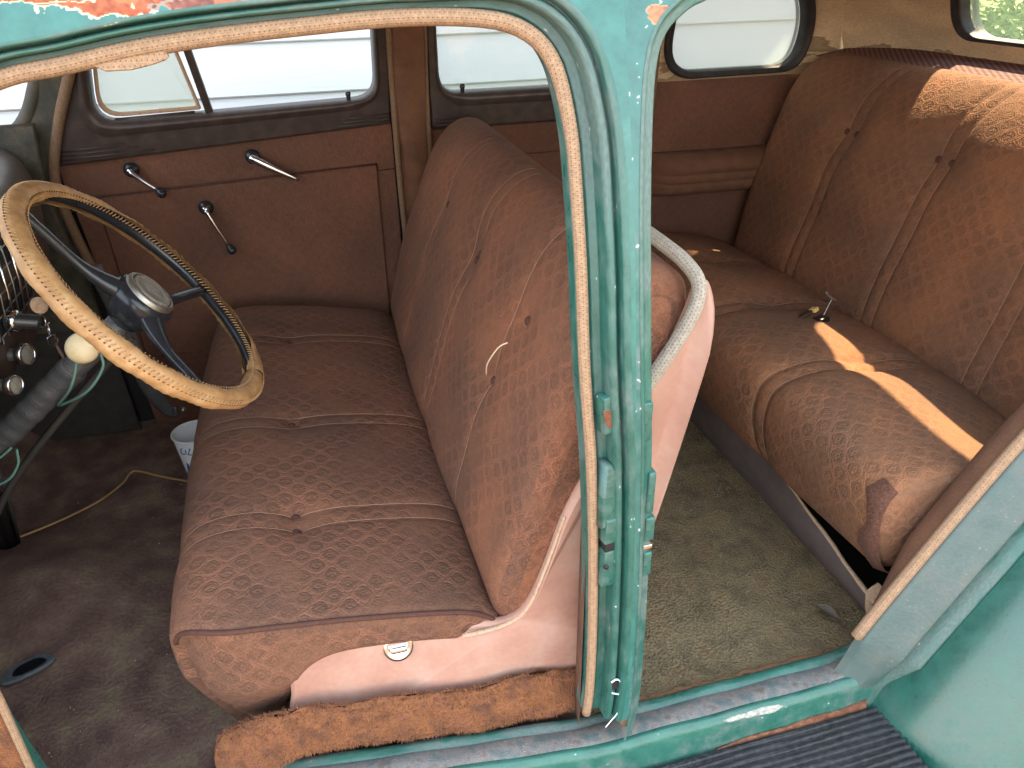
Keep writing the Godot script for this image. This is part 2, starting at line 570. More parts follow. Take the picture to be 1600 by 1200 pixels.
# upholstered block: closed profile in (x, y) carried along z, rounded at both ends
# dent(s_index fraction point, z) gives how far the skin is pulled in
func padded(profile: Array, z0: float, z1: float, r: float, nz: int, dent: Callable, taper: Callable) -> ArrayMesh:
	var n := profile.size()
	var nrm := []
	var arc := [0.0]
	var area := 0.0
	for i in n: area += profile[i].cross(profile[(i + 1) % n])
	for i in n:
		var t: Vector2 = (profile[(i + 1) % n] - profile[(i - 1 + n) % n]).normalized()
		nrm.append(Vector2(t.y, -t.x) * signf(area))
		arc.append(arc[i] + (profile[(i + 1) % n] - profile[i]).length())
	var zsn := []
	for k in range(0, 7): zsn.append([z0 + r - r * cos(k * PI / 12.0), r * (1.0 - sin(k * PI / 12.0))])
	for k in range(1, nz): zsn.append([lerpf(z0 + r, z1 - r, float(k) / nz), 0.0])
	for k in range(6, -1, -1): zsn.append([z1 - r + r * cos(k * PI / 12.0), r * (1.0 - sin(k * PI / 12.0))])
	var rows := []
	var uvs := []
	for q in zsn:
		var row := []
		var uv := []
		for i in n + 1:
			var p: Vector2 = profile[i % n]
			var tp: float = taper.call(p)
			var z: float = q[0]
			var zz := z - tp * clampf((z - (z0 + z1) * 0.5) / ((z1 - z0) * 0.5), 0.0, 1.0)
			var d: float = q[1] + (dent.call(p, zz) if q[1] < r * 0.6 else 0.0)
			var pp: Vector2 = p - nrm[i % n] * d
			row.append(Vector3(pp.x, pp.y, zz)); uv.append(Vector2(z1 - zz + (q[1] if z < (z0 + z1) * 0.5 else -q[1]), arc[i]))
		rows.append(row); uvs.append(uv)
	var st := tool_new()
	var cnt := n + 1
	for i in rows.size():
		for j in cnt:
			st.set_uv(uvs[i][j]); st.add_vertex(rows[i][j])
	for i in rows.size() - 1:
		for j in n:
			var a := i * cnt + j
			st.add_index(a); st.add_index(a + 1); st.add_index(a + cnt + 1)
			st.add_index(a); st.add_index(a + cnt + 1); st.add_index(a + cnt)
	# end caps from a clean inset of the outline
	var total := rows.size() * cnt
	for e in [0, rows.size() - 1]:
		for poly in Geometry2D.offset_polygon(PackedVector2Array(profile), -r * 0.985, Geometry2D.JOIN_ROUND):
			var pts := PackedVector2Array(poly)
			var lo := poly[0]
			var hi := poly[0]
			for p in poly: lo = lo.min(p); hi = hi.max(p)
			var gx := lo.x + 0.006
			while gx < hi.x:
				var gy := lo.y + 0.006
				while gy < hi.y:
					var p := Vector2(gx + 0.003 * sin(gy * 300.0), gy)
					if Geometry2D.is_point_in_polygon(p, poly):
						var far_off := true
						for k in range(0, poly.size()):
							if poly[k].distance_squared_to(p) < 0.000036: far_off = false
						if far_off: pts.append(p)
					gy += 0.013
				gx += 0.013
			var tri := Geometry2D.triangulate_delaunay(pts)
			for p in pts:
				var zc: float = z0 if e == 0 else z1 - taper.call(profile[nearest(profile, p)] if not Geometry2D.is_point_in_polygon(p, Geometry2D.offset_polygon(poly, -0.004)[0]) else p)
				st.set_uv(Vector2(p.x - profile[0].x + 1.2, p.y)); st.add_vertex(Vector3(p.x, p.y, zc))
			for k in range(0, tri.size(), 3):
				var m := (pts[tri[k]] + pts[tri[k + 1]] + pts[tri[k + 2]]) / 3.0
				if Geometry2D.is_point_in_polygon(m, poly):
					var turn := (pts[tri[k + 1]] - pts[tri[k]]).cross(pts[tri[k + 2]] - pts[tri[k]])
					for q in ([0, 1, 2] if (turn > 0.0) == (e == 0) else [0, 2, 1]): st.add_index(total + tri[k + q])
			total += pts.size()
	return done(st)

# a line on the skin of a padded block at a fixed z: profile span between two points
func skin_line(profile: Array, dent: Callable, from: int, to: int, zfun: Callable, lift: float) -> Array:
	var n := profile.size()
	var area := 0.0
	for i in n: area += profile[i].cross(profile[(i + 1) % n])
	var out := []
	for k in range(from, to + 1):
		var i := (k % n + n) % n
		var t: Vector2 = (profile[(i + 1) % n] - profile[(i - 1 + n) % n]).normalized()
		var nn := Vector2(t.y, -t.x) * signf(area)
		var z: float = zfun.call(profile[i])
		var p: Vector2 = profile[i] + nn * (lift - dent.call(profile[i], z))
		out.append(Vector3(p.x, p.y, z))
	return out

func nearest(profile: Array, p: Vector2) -> int:
	var b := 0
	for i in profile.size():
		if profile[i].distance_squared_to(p) < profile[b].distance_squared_to(p): b = i
	return b

func skin_frame(profile: Array, dent: Callable, p: Vector2, z: float, lift: float) -> Transform3D:
	var i := nearest(profile, p)
	var n := profile.size()
	var area := 0.0
	for k in n: area += profile[k].cross(profile[(k + 1) % n])
	var t: Vector2 = (profile[(i + 1) % n] - profile[(i - 1 + n) % n]).normalized()
	var nn := Vector2(t.y, -t.x) * signf(area)
	var q: Vector2 = profile[i] + nn * (lift - dent.call(profile[i], z))
	return facing(Vector3(nn.x, nn.y, 0.0), Vector3(q.x, q.y, z))

func button_mesh() -> ArrayMesh:
	return lathe_mesh([Vector2(0, 0.006), Vector2(0.004, 0.0055), Vector2(0.0066, 0.0035), Vector2(0.0076, 0.001), Vector2(0.007, -0.004), Vector2(0.0, -0.005)], 16)

# ------------------------------------------------------------------ scene
func _ready() -> void:
	rng.seed = 11
	# camera
	var cam := Camera3D.new()
	cam.name = "camera"
	cam.fov = 53.13
	cam.near = 0.02
	cam.far = 300.0
	cam.transform = Transform3D(Basis(Vector3(0.96370, -0.01618, 0.26649), Vector3(0.14456, 0.87082, -0.46987), Vector3(-0.22446, 0.49133, 0.84155)).orthonormalized(), Vector3(-0.18496, 1.50440, 0.65269))
	add_child(cam)
	cam.current = true
	# sky, exposure
	var env := Environment.new()
	env.background_mode = Environment.BG_SKY
	var sky := Sky.new()
	var sm := ProceduralSkyMaterial.new()
	sm.sky_top_color = Color(0.68, 0.73, 0.80)
	sm.sky_horizon_color = Color(0.97, 0.945, 0.895)
	sm.sky_curve = 0.2
	sm.ground_bottom_color = Color(0.30, 0.27, 0.23)
	sm.ground_horizon_color = Color(0.55, 0.55, 0.53)
	sm.sun_angle_max = 0.0
	sky.sky_material = sm
	env.sky = sky
	env.tonemap_mode = Environment.TONE_MAPPER_LINEAR
	env.tonemap_exposure = 6.9
	env.sdfgi_enabled = true
	env.ssao_enabled = true
	env.ssil_enabled = true
	var we := WorldEnvironment.new()
	we.name = "world_environment"
	we.environment = env
	add_child(we)
	# sun: from behind the car, over the far side
	var sun := DirectionalLight3D.new()
	sun.name = "sun"
	sun.light_energy = 1.5
	sun.light_color = Color(1.0, 0.90, 0.72)
	sun.light_angular_distance = 0.8
	sun.shadow_enabled = true
	add_child(sun)
	sun.look_at_from_position(Vector3(0.36, 0.50, -0.25) * 10.0, Vector3.ZERO)

	make_materials()
	print("materials")
	build_ground_and_house()
	car = thing("vintage_car", "old teal sedan with brown mohair interior seen through its open near doors", "car")
	build_body()
	print("body")
	build_far_side()
	build_rear()
	print("walls")
	build_floor()
	build_front_seat()
	build_rear_seat()
	print("seats")
	build_controls()
	build_loose_things()
	print("done")

func make_materials() -> void:
	var teal := Color(0.20, 0.385, 0.345)
	M.cloth_door = upholstery(0.8, 0.7, 41, Color(0.412, 0.282, 0.218), 800.0, 0.25, 0.1)
	M.cloth_plain = mottled([Color(0.38, 0.262, 0.195), Color(0.43, 0.30, 0.22), Color(0.47, 0.325, 0.235)], 0.95, 0.4, 61, 0.012, 2.0)
	M.thread = plain(Color(0.62, 0.48, 0.38), 0.9)
	M.cloth_button = mottled([Color(0.26, 0.16, 0.13), Color(0.34, 0.21, 0.16)], 0.9, 0.05, 63)
	M.lace_tan = windlace_mat(Color(0.62, 0.505, 0.395), Color(0.40, 0.30, 0.23), 3)
	M.lace_grey = windlace_mat(Color(0.62, 0.58, 0.52), Color(0.24, 0.22, 0.22), 5)
	M.lace_brown = windlace_mat(Color(0.50, 0.40, 0.31), Color(0.36, 0.27, 0.20), 6)
	var chip := Color(0.80, 0.80, 0.74)
	M.paint_frame = paint_sheet(1400, 128, 3.2, 0.14, 21, teal, Color(0.36, 0.42, 0.40), 0.45, chip, 0.80)
	M.paint_skin = paint_sheet(1024, 512, 1.4, 0.6, 23, Color(0.22, 0.41, 0.385), Color(0.40, 0.44, 0.44), 0.45, chip, 0.718, [[1.163, 0.150, 0.013, 0.010, Color(0.62, 0.43, 0.34), Color(0.66, 0.56, 0.47)]])
	M.paint_roof = paint_sheet(1400, 400, 1.4, 0.36, 25, Color(0.22, 0.43, 0.40), Color(0.38, 0.44, 0.43), 0.60, chip, 0.84,
		[[0.675, 0.112, 0.085, 0.026, Color(0.62, 0.33, 0.22), Color(0.80, 0.74, 0.62)], [0.62, 0.118, 0.05, 0.010, Color(0.60, 0.34, 0.22), Color(0.78, 0.72, 0.6)], [0.77, 0.132, 0.06, 0.007, Color(0.46, 0.29, 0.25), Color(0.56, 0.5, 0.46)]])
	M.paint_fender = paint_sheet(1024, 1024, 1.2, 1.2, 27, Color(0.135, 0.345, 0.30), Color(0.20, 0.37, 0.335), 0.56, chip, 0.85)
	M.paint_fender.clearcoat_enabled = true
	M.paint_fender.clearcoat = 0.5
	M.paint_fender.clearcoat_roughness = 0.15
	M.paint_sill = paint_sheet(1400, 160, 1.8, 0.16, 29, Color(0.20, 0.40, 0.345), Color(0.38, 0.40, 0.385), 0.46, chip, 0.82, [[1.17, 0.030, 0.05, 0.007, Color(0.62, 0.62, 0.58), Color(0.5, 0.5, 0.46)]])
	M.scuffed = mottled([Color(0.31, 0.38, 0.37), Color(0.42, 0.42, 0.41), Color(0.48, 0.455, 0.43), Color(0.36, 0.34, 0.32)], 0.6, 0.22, 31, 0.014, 2.0, Color(0.85, 0.85, 0.82, 0.8), 0.72)
	M.jamb = mottled([Color(0.25, 0.34, 0.33), Color(0.31, 0.38, 0.365), Color(0.38, 0.39, 0.36)], 0.45, 0.35, 33, 0.012, 1.0, Color(0.8, 0.82, 0.78, 0.8), 0.76)
	M.garnish = mottled([Color(0.19, 0.155, 0.145), Color(0.23, 0.19, 0.175), Color(0.29, 0.235, 0.21)], 0.42, 0.3, 35, 0.012, 0.6, Color(0.55, 0.5, 0.45, 0.6), 0.78)
	M.rubber = mottled([Color(0.12, 0.115, 0.115), Color(0.17, 0.16, 0.155), Color(0.24, 0.225, 0.21)], 0.55, 0.25, 37, 0.014, 1.0)
	M.chrome = plain(Color(0.82, 0.83, 0.84), 0.16, 1.0)
	M.chrome_old = mottled([Color(0.62, 0.61, 0.57), Color(0.72, 0.71, 0.68)], 0.48, 0.06, 39, 0.02)
	M.chrome_old.metallic = 1.0
	M.black = plain(Color(0.10, 0.11, 0.125), 0.3)
	M.black_gloss = mottled([Color(0.11, 0.125, 0.145), Color(0.15, 0.165, 0.185), Color(0.19, 0.20, 0.21)], 0.24, 0.3, 43, 0.01)
	M.hub_grey = mottled([Color(0.40, 0.39, 0.36), Color(0.50, 0.48, 0.44), Color(0.56, 0.53, 0.47)], 0.45, 0.08, 44, 0.02)
	M.pink = mottled([Color(0.63, 0.465, 0.40), Color(0.67, 0.51, 0.44), Color(0.69, 0.565, 0.50)], 0.7, 0.5, 45, 0.008, 0.4, Color(0.6, 0.45, 0.4, 0.4), 0.8)
	M.carpet_olive = mottled([Color(0.40, 0.345, 0.25), Color(0.46, 0.405, 0.30), Color(0.52, 0.455, 0.33), Color(0.48, 0.385, 0.265)], 1.0, 0.45, 47, 0.014, 8.0, Color(0.5, 0.46, 0.36, 0.4), 0.7)
	M.carpet_dark = mottled([Color(0.37, 0.285, 0.255), Color(0.44, 0.345, 0.30), Color(0.495, 0.395, 0.34), Color(0.54, 0.48, 0.375)], 1.0, 0.6, 49, 0.012, 3.0, Color(0.5, 0.46, 0.42, 0.5), 0.76)
	M.carpet_rust = mottled([Color(0.37, 0.24, 0.17), Color(0.45, 0.285, 0.185), Color(0.52, 0.33, 0.19), Color(0.48, 0.30, 0.23)], 1.0, 0.3, 51, 0.014, 6.0)
	M.heel = mottled([Color(0.37, 0.335, 0.33), Color(0.41, 0.37, 0.36), Color(0.44, 0.395, 0.38)], 0.8, 0.4, 53, 0.01, 1.0)
	M.tan_strip = mottled([Color(0.66, 0.55, 0.45), Color(0.74, 0.63, 0.52), Color(0.60, 0.46, 0.37)], 0.9, 0.12, 55, 0.02, 2.0)
	M.board_rubber = mottled([Color(0.105, 0.105, 0.11), Color(0.16, 0.16, 0.165), Color(0.25, 0.245, 0.24)], 0.55, 0.22, 57, 0.03, 4.0, Color(0.5, 0.49, 0.47, 0.6), 0.70)
	M.rust = mottled([Color(0.34, 0.20, 0.14), Color(0.45, 0.28, 0.19), Color(0.55, 0.40, 0.30)], 0.9, 0.2, 59, 0.02, 3.0)
	M.leather = mottled([Color(0.63, 0.465, 0.29), Color(0.71, 0.545, 0.36), Color(0.78, 0.645, 0.47)], 0.55, 0.16, 65, 0.012, 1.2)
	M.lacing = plain(Color(0.70, 0.55, 0.38), 0.8)
	M.lacing_dark = plain(Color(0.36, 0.24, 0.13), 0.9)
	M.dash = mottled([Color(0.23, 0.195, 0.17), Color(0.28, 0.235, 0.205), Color(0.34, 0.29, 0.25)], 0.4, 0.25, 67, 0.012, 0.5)
	M.cowl = mottled([Color(0.19, 0.185, 0.16), Color(0.25, 0.24, 0.20), Color(0.34, 0.30, 0.24)], 0.7, 0.3, 69, 0.012, 1.0, Color(0.62, 0.6, 0.55, 0.7), 0.76)
	M.grey_trim = mottled([Color(0.19, 0.18, 0.165), Color(0.25, 0.235, 0.21)], 0.7, 0.3, 71, 0.012)
	M.hub_dark = mottled([Color(0.32, 0.35, 0.36), Color(0.40, 0.42, 0.425)], 0.6, 0.1, 72, 0.02, 2.0)
	M.frayed = mottled([Color(0.42, 0.30, 0.20), Color(0.52, 0.40, 0.28), Color(0.40, 0.24, 0.16)], 1.0, 0.08, 74, 0.03, 6.0)
	M.dark = plain(Color(0.10, 0.10, 0.11), 0.7)
	M.tape = mottled([Color(0.25, 0.25, 0.255), Color(0.29, 0.29, 0.29), Color(0.33, 0.325, 0.32)], 0.42, 0.25, 73, 0.012, 2.0)
	M.wire_green = plain(Color(0.34, 0.48, 0.43), 0.45)
	M.cream = mottled([Color(0.80, 0.72, 0.54), Color(0.86, 0.78, 0.61), Color(0.88, 0.81, 0.66)], 0.35, 0.12, 75, 0.01)
	M.clear = glass_mat(Color(0.85, 0.88, 0.9), 0.35, 0.1)
	M.glass = glass_mat(Color(0.80, 0.92, 0.86), 0.22, 0.04)
	M.glass_haze = glass_mat(Color(0.86, 0.93, 0.88), 0.34, 0.25)
	M.glass_pale = glass_mat(Color(0.87, 0.92, 0.90), 0.42, 0.2)
	M.white_paint = mottled([Color(0.80, 0.82, 0.83), Color(0.85, 0.865, 0.87), Color(0.88, 0.89, 0.89)], 0.6, 0.9, 77, 0.01)
	# siding: raised wood grain running along the boards
	var w := 1024; var h := 256
	var gr := FastNoiseLite.new()
	gr.seed = 5; gr.frequency = 0.03; gr.fractal_octaves = 4
	var hg := PackedByteArray(); hg.resize(w * h)
	var al := PackedByteArray(); al.resize(w * h * 3)
	for y in h:
		for x in w:
			var v: float = gr.get_noise_2d(x * 0.12, y * 4.0 + 6.0 * gr.get_noise_2d(x * 0.2, 900.0))
			var g := clampf(0.5 + v * 0.7, 0, 1)
			hg[y * w + x] = int(g * 255)
			var c := Color(0.84, 0.85, 0.85) * (0.98 + g * 0.025)
			var o := (y * w + x) * 3
			al[o] = int(c.r * 255); al[o + 1] = int(c.g * 255); al[o + 2] = int(c.b * 255)
	M.siding = plain(Color.WHITE, 0.55)
	M.siding.albedo_texture = tex(Image.create_from_data(w, h, false, Image.FORMAT_RGB8, al))
	M.siding.normal_enabled = true
	M.siding.normal_texture = normal_tex(hg, w, h, 0.35)
	M.siding.uv1_scale = Vector3(0.8, 4.0, 1)
	# headlining: tan felt with a water stain along its lower corner
	w = 700; h = 420
	var na := noise_bytes(w, h, 0.012, 81, 5)
	var nb := noise_bytes(w, h, 0.2, 82, 2)
	var im := PackedByteArray(); im.resize(w * h * 3)
	for y in h:
		for x in w:
			var i := y * w + x
			var c := Color(0.84, 0.735, 0.59) * (0.86 + na[i] / 255.0 * 0.26 + (nb[i] / 255.0 - 0.5) * 0.16)
			# u = along z from the far side, v = height above 1.2 (metres: w 1.4, h 0.42)
			var hgt := (1.0 - float(y) / h) * 0.42
			var zz := float(x) / w * 1.4
			var edge := 0.050 + (na[i] / 255.0 - 0.5) * 0.16 - zz * 0.02
			if hgt < edge: c = c.lerp(Color(0.36, 0.29, 0.23), 0.42)
			elif hgt < edge + 0.008: c = c.lerp(Color(0.36, 0.26, 0.17), 0.5)
			im[i * 3] = int(clamp(c.r, 0, 1) * 255); im[i * 3 + 1] = int(clamp(c.g, 0, 1) * 255); im[i * 3 + 2] = int(clamp(c.b, 0, 1) * 255)
	M.headlining = plain(Color.WHITE, 0.95)
	M.headlining.albedo_texture = tex(Image.create_from_data(w, h, false, Image.FORMAT_RGB8, im))
	M.headlining.uv1_scale = Vector3(1.0 / 1.4, 1.0 / 0.42, 1)
	# parcel shelf: checked weave in two burgundy tones
	im.resize(128 * 128 * 3)
	for y in 128:
		for x in 128:
			var on := (int(x / 16.0) + int(y / 16.0)) % 2
			var c := Color(0.30, 0.17, 0.17) if on == 0 else Color(0.50, 0.36, 0.35)
			var i := (y * 128 + x) * 3
			var g := 0.85 + rng.randf() * 0.3
			im[i] = int(c.r * g * 255); im[i + 1] = int(c.g * g * 255); im[i + 2] = int(c.b * g * 255)
	M.shelf = plain(Color.WHITE, 0.9)
	M.shelf.albedo_texture = tex(Image.create_from_data(128, 128, false, Image.FORMAT_RGB8, im))
	M.shelf.uv1_scale = Vector3(12, 12, 1)
	M.dirt = mottled([Color(0.30, 0.22, 0.17), Color(0.40, 0.30, 0.23), Color(0.47, 0.38, 0.30)], 1.0, 1.1, 83, 0.02, 5.0)
	M.lawn = mottled([Color(0.30, 0.38, 0.16), Color(0.42, 0.48, 0.22), Color(0.55, 0.56, 0.30)], 1.0, 2.5, 85, 0.02, 4.0)
	M.leaf = mottled([Color(0.24, 0.36, 0.13), Color(0.36, 0.46, 0.18), Color(0.50, 0.56, 0.26)], 0.7, 1.0, 87, 0.02)
	M.bark = mottled([Color(0.26, 0.21, 0.17), Color(0.36, 0.30, 0.25)], 1.0, 0.4, 89, 0.02, 4.0)

# ------------------------------------------------------------------ outside
func build_ground_and_house() -> void:
	var g := put("ground", sheet([[Vector3(-40, 0, -40), Vector3(-40, 0, 40)], [Vector3(60, 0, -40), Vector3(60, 0, 40)]], []), M.dirt, self)
	tag(g, "bare brown dirt the car stands on", "ground", "", "structure")
	var l := put("lawn", sheet([[Vector3(3.5, 0.006, -40), Vector3(3.5, 0.006, 40)], [Vector3(60, 0.006, -40), Vector3(60, 0.006, 40)]], []), M.lawn, self)
	tag(l, "sunlit grass seen through the rear window", "grass", "", "structure")
	var house := thing("house", "white house with grained horizontal lap siding beyond the far windows", "house", Vector3(-0.6, 0.0, -2.2))
	xbox("wall", Vector3(0, 1.5, -0.14), Vector3(5.6, 3.0, 0.2), 0.01, M.white_paint, house)
	xbox("foundation", Vector3(0, 0.12, -0.01), Vector3(5.58, 0.24, 0.06), 0.01, M.hub_grey, house)
	var pitch := 0.162
	for k in 17:
		var y0 := 0.2845 + k * pitch
		var uv0 := float(k) * 0.37
		var rows := []
		var uvs := []
		# section of one board: proud at the bottom, thin at the top
		var sec := [Vector2(y0, -0.012), Vector2(y0, 0.009), Vector2(y0 + 0.004, 0.012), Vector2(y0 + pitch * 0.5, 0.006), Vector2(y0 + pitch + 0.012, -0.001), Vector2(y0 + pitch + 0.012, -0.012)]
		for x in [-2.8, -1.0, 1.0, 2.8]:
			var row := []
			var uv := []
			for s in sec:
				row.append(Vector3(x, s.x, s.y)); uv.append(Vector2(x + uv0, s.x * 1.0))
			rows.append(row); uvs.append(uv)
		put("plank", flat_sheet(rows, uvs), M.siding, house)
	xbox("corner_board", Vector3(2.86, 1.55, -0.03), Vector3(0.11, 2.7, 0.11), 0.006, M.white_paint, house)
	xbox("eave_board", Vector3(0, 3.06, 0.05), Vector3(5.9, 0.12, 0.5), 0.01, M.white_paint, house)
	# shrubs and a tree behind the car
	shrub("flowering_shrub", Vector3(5.6, 0, -6.4), 0.8, 1.0, 11, "sunlit yellow-green shrub seen through the rear window, nearest of the greenery")
	shrub("garden_shrub", Vector3(7.6, 0, -8.6), 1.3, 1.3, 12, "taller green shrub behind the nearest one in the rear window")
	shrub("garden_shrub", Vector3(7.8, 0, -6.6), 0.9, 0.9, 13, "low green shrub at the right in the rear window")

func flat_sheet(rows: Array, uvs: Array) -> ArrayMesh:
	var st := tool_new()
	st.set_smooth_group(-1)
	for i in rows.size() - 1:
		for j in rows[0].size() - 1:
			var q := [[i, j], [i, j + 1], [i + 1, j + 1], [i, j], [i + 1, j + 1], [i + 1, j]]
			for k in q:
				st.set_uv(uvs[k[0]][k[1]]); st.add_vertex(rows[k[0]][k[1]])
	return done(st)

func shrub(called: String, at: Vector3, r: float, h: float, seed_: int, label: String) -> void:
	var t := thing(called, label, "shrub", at)
	var g := RandomNumberGenerator.new()
	g.seed = seed_
	for k in 4:
		var a := g.randf() * TAU
		var top := Vector3(cos(a) * r * 0.5, h * g.randf_range(0.55, 0.9), sin(a) * r * 0.5)
		put("stem", tube_mesh([Vector3(cos(a) * 0.05, 0, sin(a) * 0.05), top * 0.5 + Vector3(0.05, 0, 0.03), top], [0.03, 0.02, 0.008], 6), M.bark, t)
	var st := tool_new()
	var clumps := []
	for k in 26:
		var d := Vector3(g.randfn(), g.randfn(), g.randfn()).normalized()
		clumps.append(Vector3(d.x * r * 0.72, h * 0.52 + d.y * h * 0.40, d.z * r * 0.72))
	for k in 5200:
		var c: Vector3 = clumps[k % 26]
		var p := c + Vector3(g.randfn(), g.randfn(), g.randfn()) * r * 0.16
		if p.y < 0.03: p.y = 0.03 + g.randf() * 0.1
		var u := Vector3(g.randfn(), g.randfn() * 0.5, g.randfn()).normalized() * 0.055
		var v := u.cross(Vector3(g.randfn(), g.randfn(), g.randfn())).normalized() * 0.022
		for q in [p - u, p + v, p + u, p - u, p + u, p - v]:
			st.add_vertex(q)
	st.generate_normals()
	var o := put("foliage", st.commit(), M.leaf, t)
	tag(o, "", "", "", "stuff")

# ------------------------------------------------------------------ near side of the body
func build_body() -> void:
	var fp := front_path()
	var rp := rear_path()
	# pressed frame round the front door opening, windlace in its edge
	var fr := part("front_door_frame", car, "pressed teal door frame round the front opening")
	var sec := soft([[-0.004, -0.055], [-0.004, -0.034], [0.010, -0.034], [0.011, -0.030], [0.0205, -0.030], [0.0225, -0.012], [0.0255, -0.008], [0.0310, -0.008], [0.0330, -0.018], [0.0355, -0.018], [0.0365, -0.002], [0.040, 0.0], [0.044, 0.0]])
	put("frame", frame_sweep(fp, sec, 1.0), M.paint_frame, fr)
	# path runs front pillar, header, arch, down the centre pillar: outward is on the left
	put("windlace", lace(fp.slice(0), 0.0080, -0.024), M.lace_tan, fr, "tan perforated windlace edging the front opening")
	# torn bit of windlace hanging from the header
	put("windlace_tatter", slab([Vector2(-0.365, 1.428), Vector2(-0.34, 1.416), Vector2(-0.318, 1.4165), Vector2(-0.300, 1.420), Vector2(-0.288, 1.4235), Vector2(-0.284, 1.4265), Vector2(-0.290, 1.434), Vector2(-0.33, 1.434)], 0.004, func(p, d): return near(p, -0.024 + d), 0.001), M.lace_tan, fr)
	var rr := part("rear_door_frame", car, "teal door frame round the rear opening")
	var sec2 := soft([[-0.006, -0.075], [-0.005, -0.012], [-0.003, -0.008], [0.004, -0.006], [0.007, -0.004], [0.009, 0.0], [0.013, 0.0]])
	var cut := 0
	for i in rp.size():
		if rp[i].x > 0.84 and rp[i].y < 1.2 and cut == 0: cut = i
	put("frame", frame_sweep(rp.slice(0, cut + 1), sec2, 1.0), M.paint_frame, rr)
	put("windlace", lace(rp, 0.0088, -0.045 if false else -0.030), M.lace_tan, rr, "tan perforated windlace edging the rear opening")
	# skins between the openings and up to the roof
	var fo := offset_path(fp, 0.043, 1.0)
	var midx := func(y: float) -> float: return lerpf(0.1295, 0.150, smoothstep(1.1, 0.7, y))
	var ro := offset_path(rp, 0.012, 1.0)
	var spine_f := []
	for p in fp:
		if p.x < 0.0 and p.y > 1.40: spine_f.append(Vector2(p.x, 1.60))
		elif p.x < 0.0: spine_f.append(p + Vector2(-0.12, 0.03))
		else: spine_f.append(Vector2(lerpf(p.x, midx.call(p.y), smoothstep(0.0, 0.05, p.x)), p.y + 0.15 * smoothstep(1.37, 1.445, p.y)))
	var roof := part("roof", car, "sun-bleached teal roof with flaking orange rust above the driver's door")
	put("side_skin", ruled(fo, spine_f, 14, 1.0), M.paint_roof, roof)
	var spine_r := []
	for p in rp:
		if p.x > 0.20 and p.y > 1.40: spine_r.append(Vector2(p.x, 1.60))
		elif p.x > 0.5: spine_r.append(p + Vector2(0.14, 0.05))
		else: spine_r.append(Vector2(lerpf(midx.call(p.y), p.x, smoothstep(0.168, 0.2, p.x) if p.y > 1.3 else 0.0), p.y + 0.14 * smoothstep(1.36, 1.46, p.y)))
	var k0 := 0
	for i in rp.size():
		if rp[i].x > 0.87 and k0 == 0: k0 = i
	put("rear_side_skin", ruled(ro.slice(0, k0), spine_r.slice(0, k0), 14, 1.0), M.paint_skin, roof)
	# top of the roof, outer skin and headlining
	for lay in 2:
		var rows := []
		var uvs := []
		for i in 33:
			var x := lerpf(-0.80, 1.245, i / 32.0)
			var row := []
			var uv := []
			for j in 41:
				var z := lerpf(-1.165, -0.165, j / 40.0)
				var s := (z + 0.665) / 0.5
				var y := 1.665 - 0.068 * pow(absf(s), 2.6) - 0.085 * pow(maxf(0.0, (x - 0.5) / 0.75), 2.0) - 0.07 * pow(maxf(0.0, (-0.2 - x) / 0.6), 2.0)
				row.append(Vector3(x, y - (0.035 if lay == 1 else 0.0), z)); uv.append(Vector2(i * 0.02, j * 0.02))
			rows.append(row); uvs.append(uv)
		put("headlining" if lay == 1 else "top", sheet(rows, uvs), M.headlining if lay == 1 else M.paint_skin, roof)
	# far cant rail closing the roof to the far wall
	put("cant_rail", sheet([[Vector3(-0.80, 1.40, -1.245), Vector3(1.30, 1.40, -1.245)], [Vector3(-0.80, 1.47, -1.25), Vector3(1.30, 1.47, -1.25)], [Vector3(-0.80, 1.56, -1.20), Vector3(1.30, 1.54, -1.20)], [Vector3(-0.80, 1.60, -1.14), Vector3(1.36, 1.57, -1.14)]], []), M.cloth_plain, roof)
	# near inner trim behind the header and pillar
	var tr := part("centre_pillar", car, "teal centre pillar with strikers and chipped paint between the openings")
	var trim := []
	for i in 20:
		var y := lerpf(0.50, 1.47, i / 19.0)
		trim.append([Vector3(0.093, y, zs(0.1, y) - 0.04), Vector3(0.098, y, zs(0.1, y) - 0.075), Vector3(0.14, y, zs(0.1, y) - 0.078), Vector3(0.150, y, zs(0.1, y) - 0.06)])
	put("inner_trim", sheet(trim, []), M.cloth_plain, tr)
	build_pillar_fittings(tr)
	# sill: front and rear step plates
	var sill := part("sill", car, "worn teal door sill with scuffed step plates")
	var zoff := func(x: float) -> float: return -0.06 * maxf(0.0, (0.1 - x) / 0.5)
	for seg in [[-0.72, 0.146, "front_lip", "front_plate", "front_edge"], [0.146, 0.60, "rear_lip", "rear_plate", "rear_edge"]]:
		var secs := {seg[2]: [[-0.085, 0.455], [-0.072, 0.478], [-0.066, 0.484], [-0.058, 0.484], [-0.0515, 0.480]],
			seg[3]: [[-0.0515, 0.480], [-0.046, 0.4835], [-0.034, 0.4855], [-0.020, 0.4855], [-0.017, 0.484]],
			seg[4]: [[-0.017, 0.484], [-0.012, 0.486], [-0.006, 0.483], [-0.001, 0.474], [0.001, 0.462], [0.004, 0.448], [0.006, 0.43], [0.010, 0.36]]}
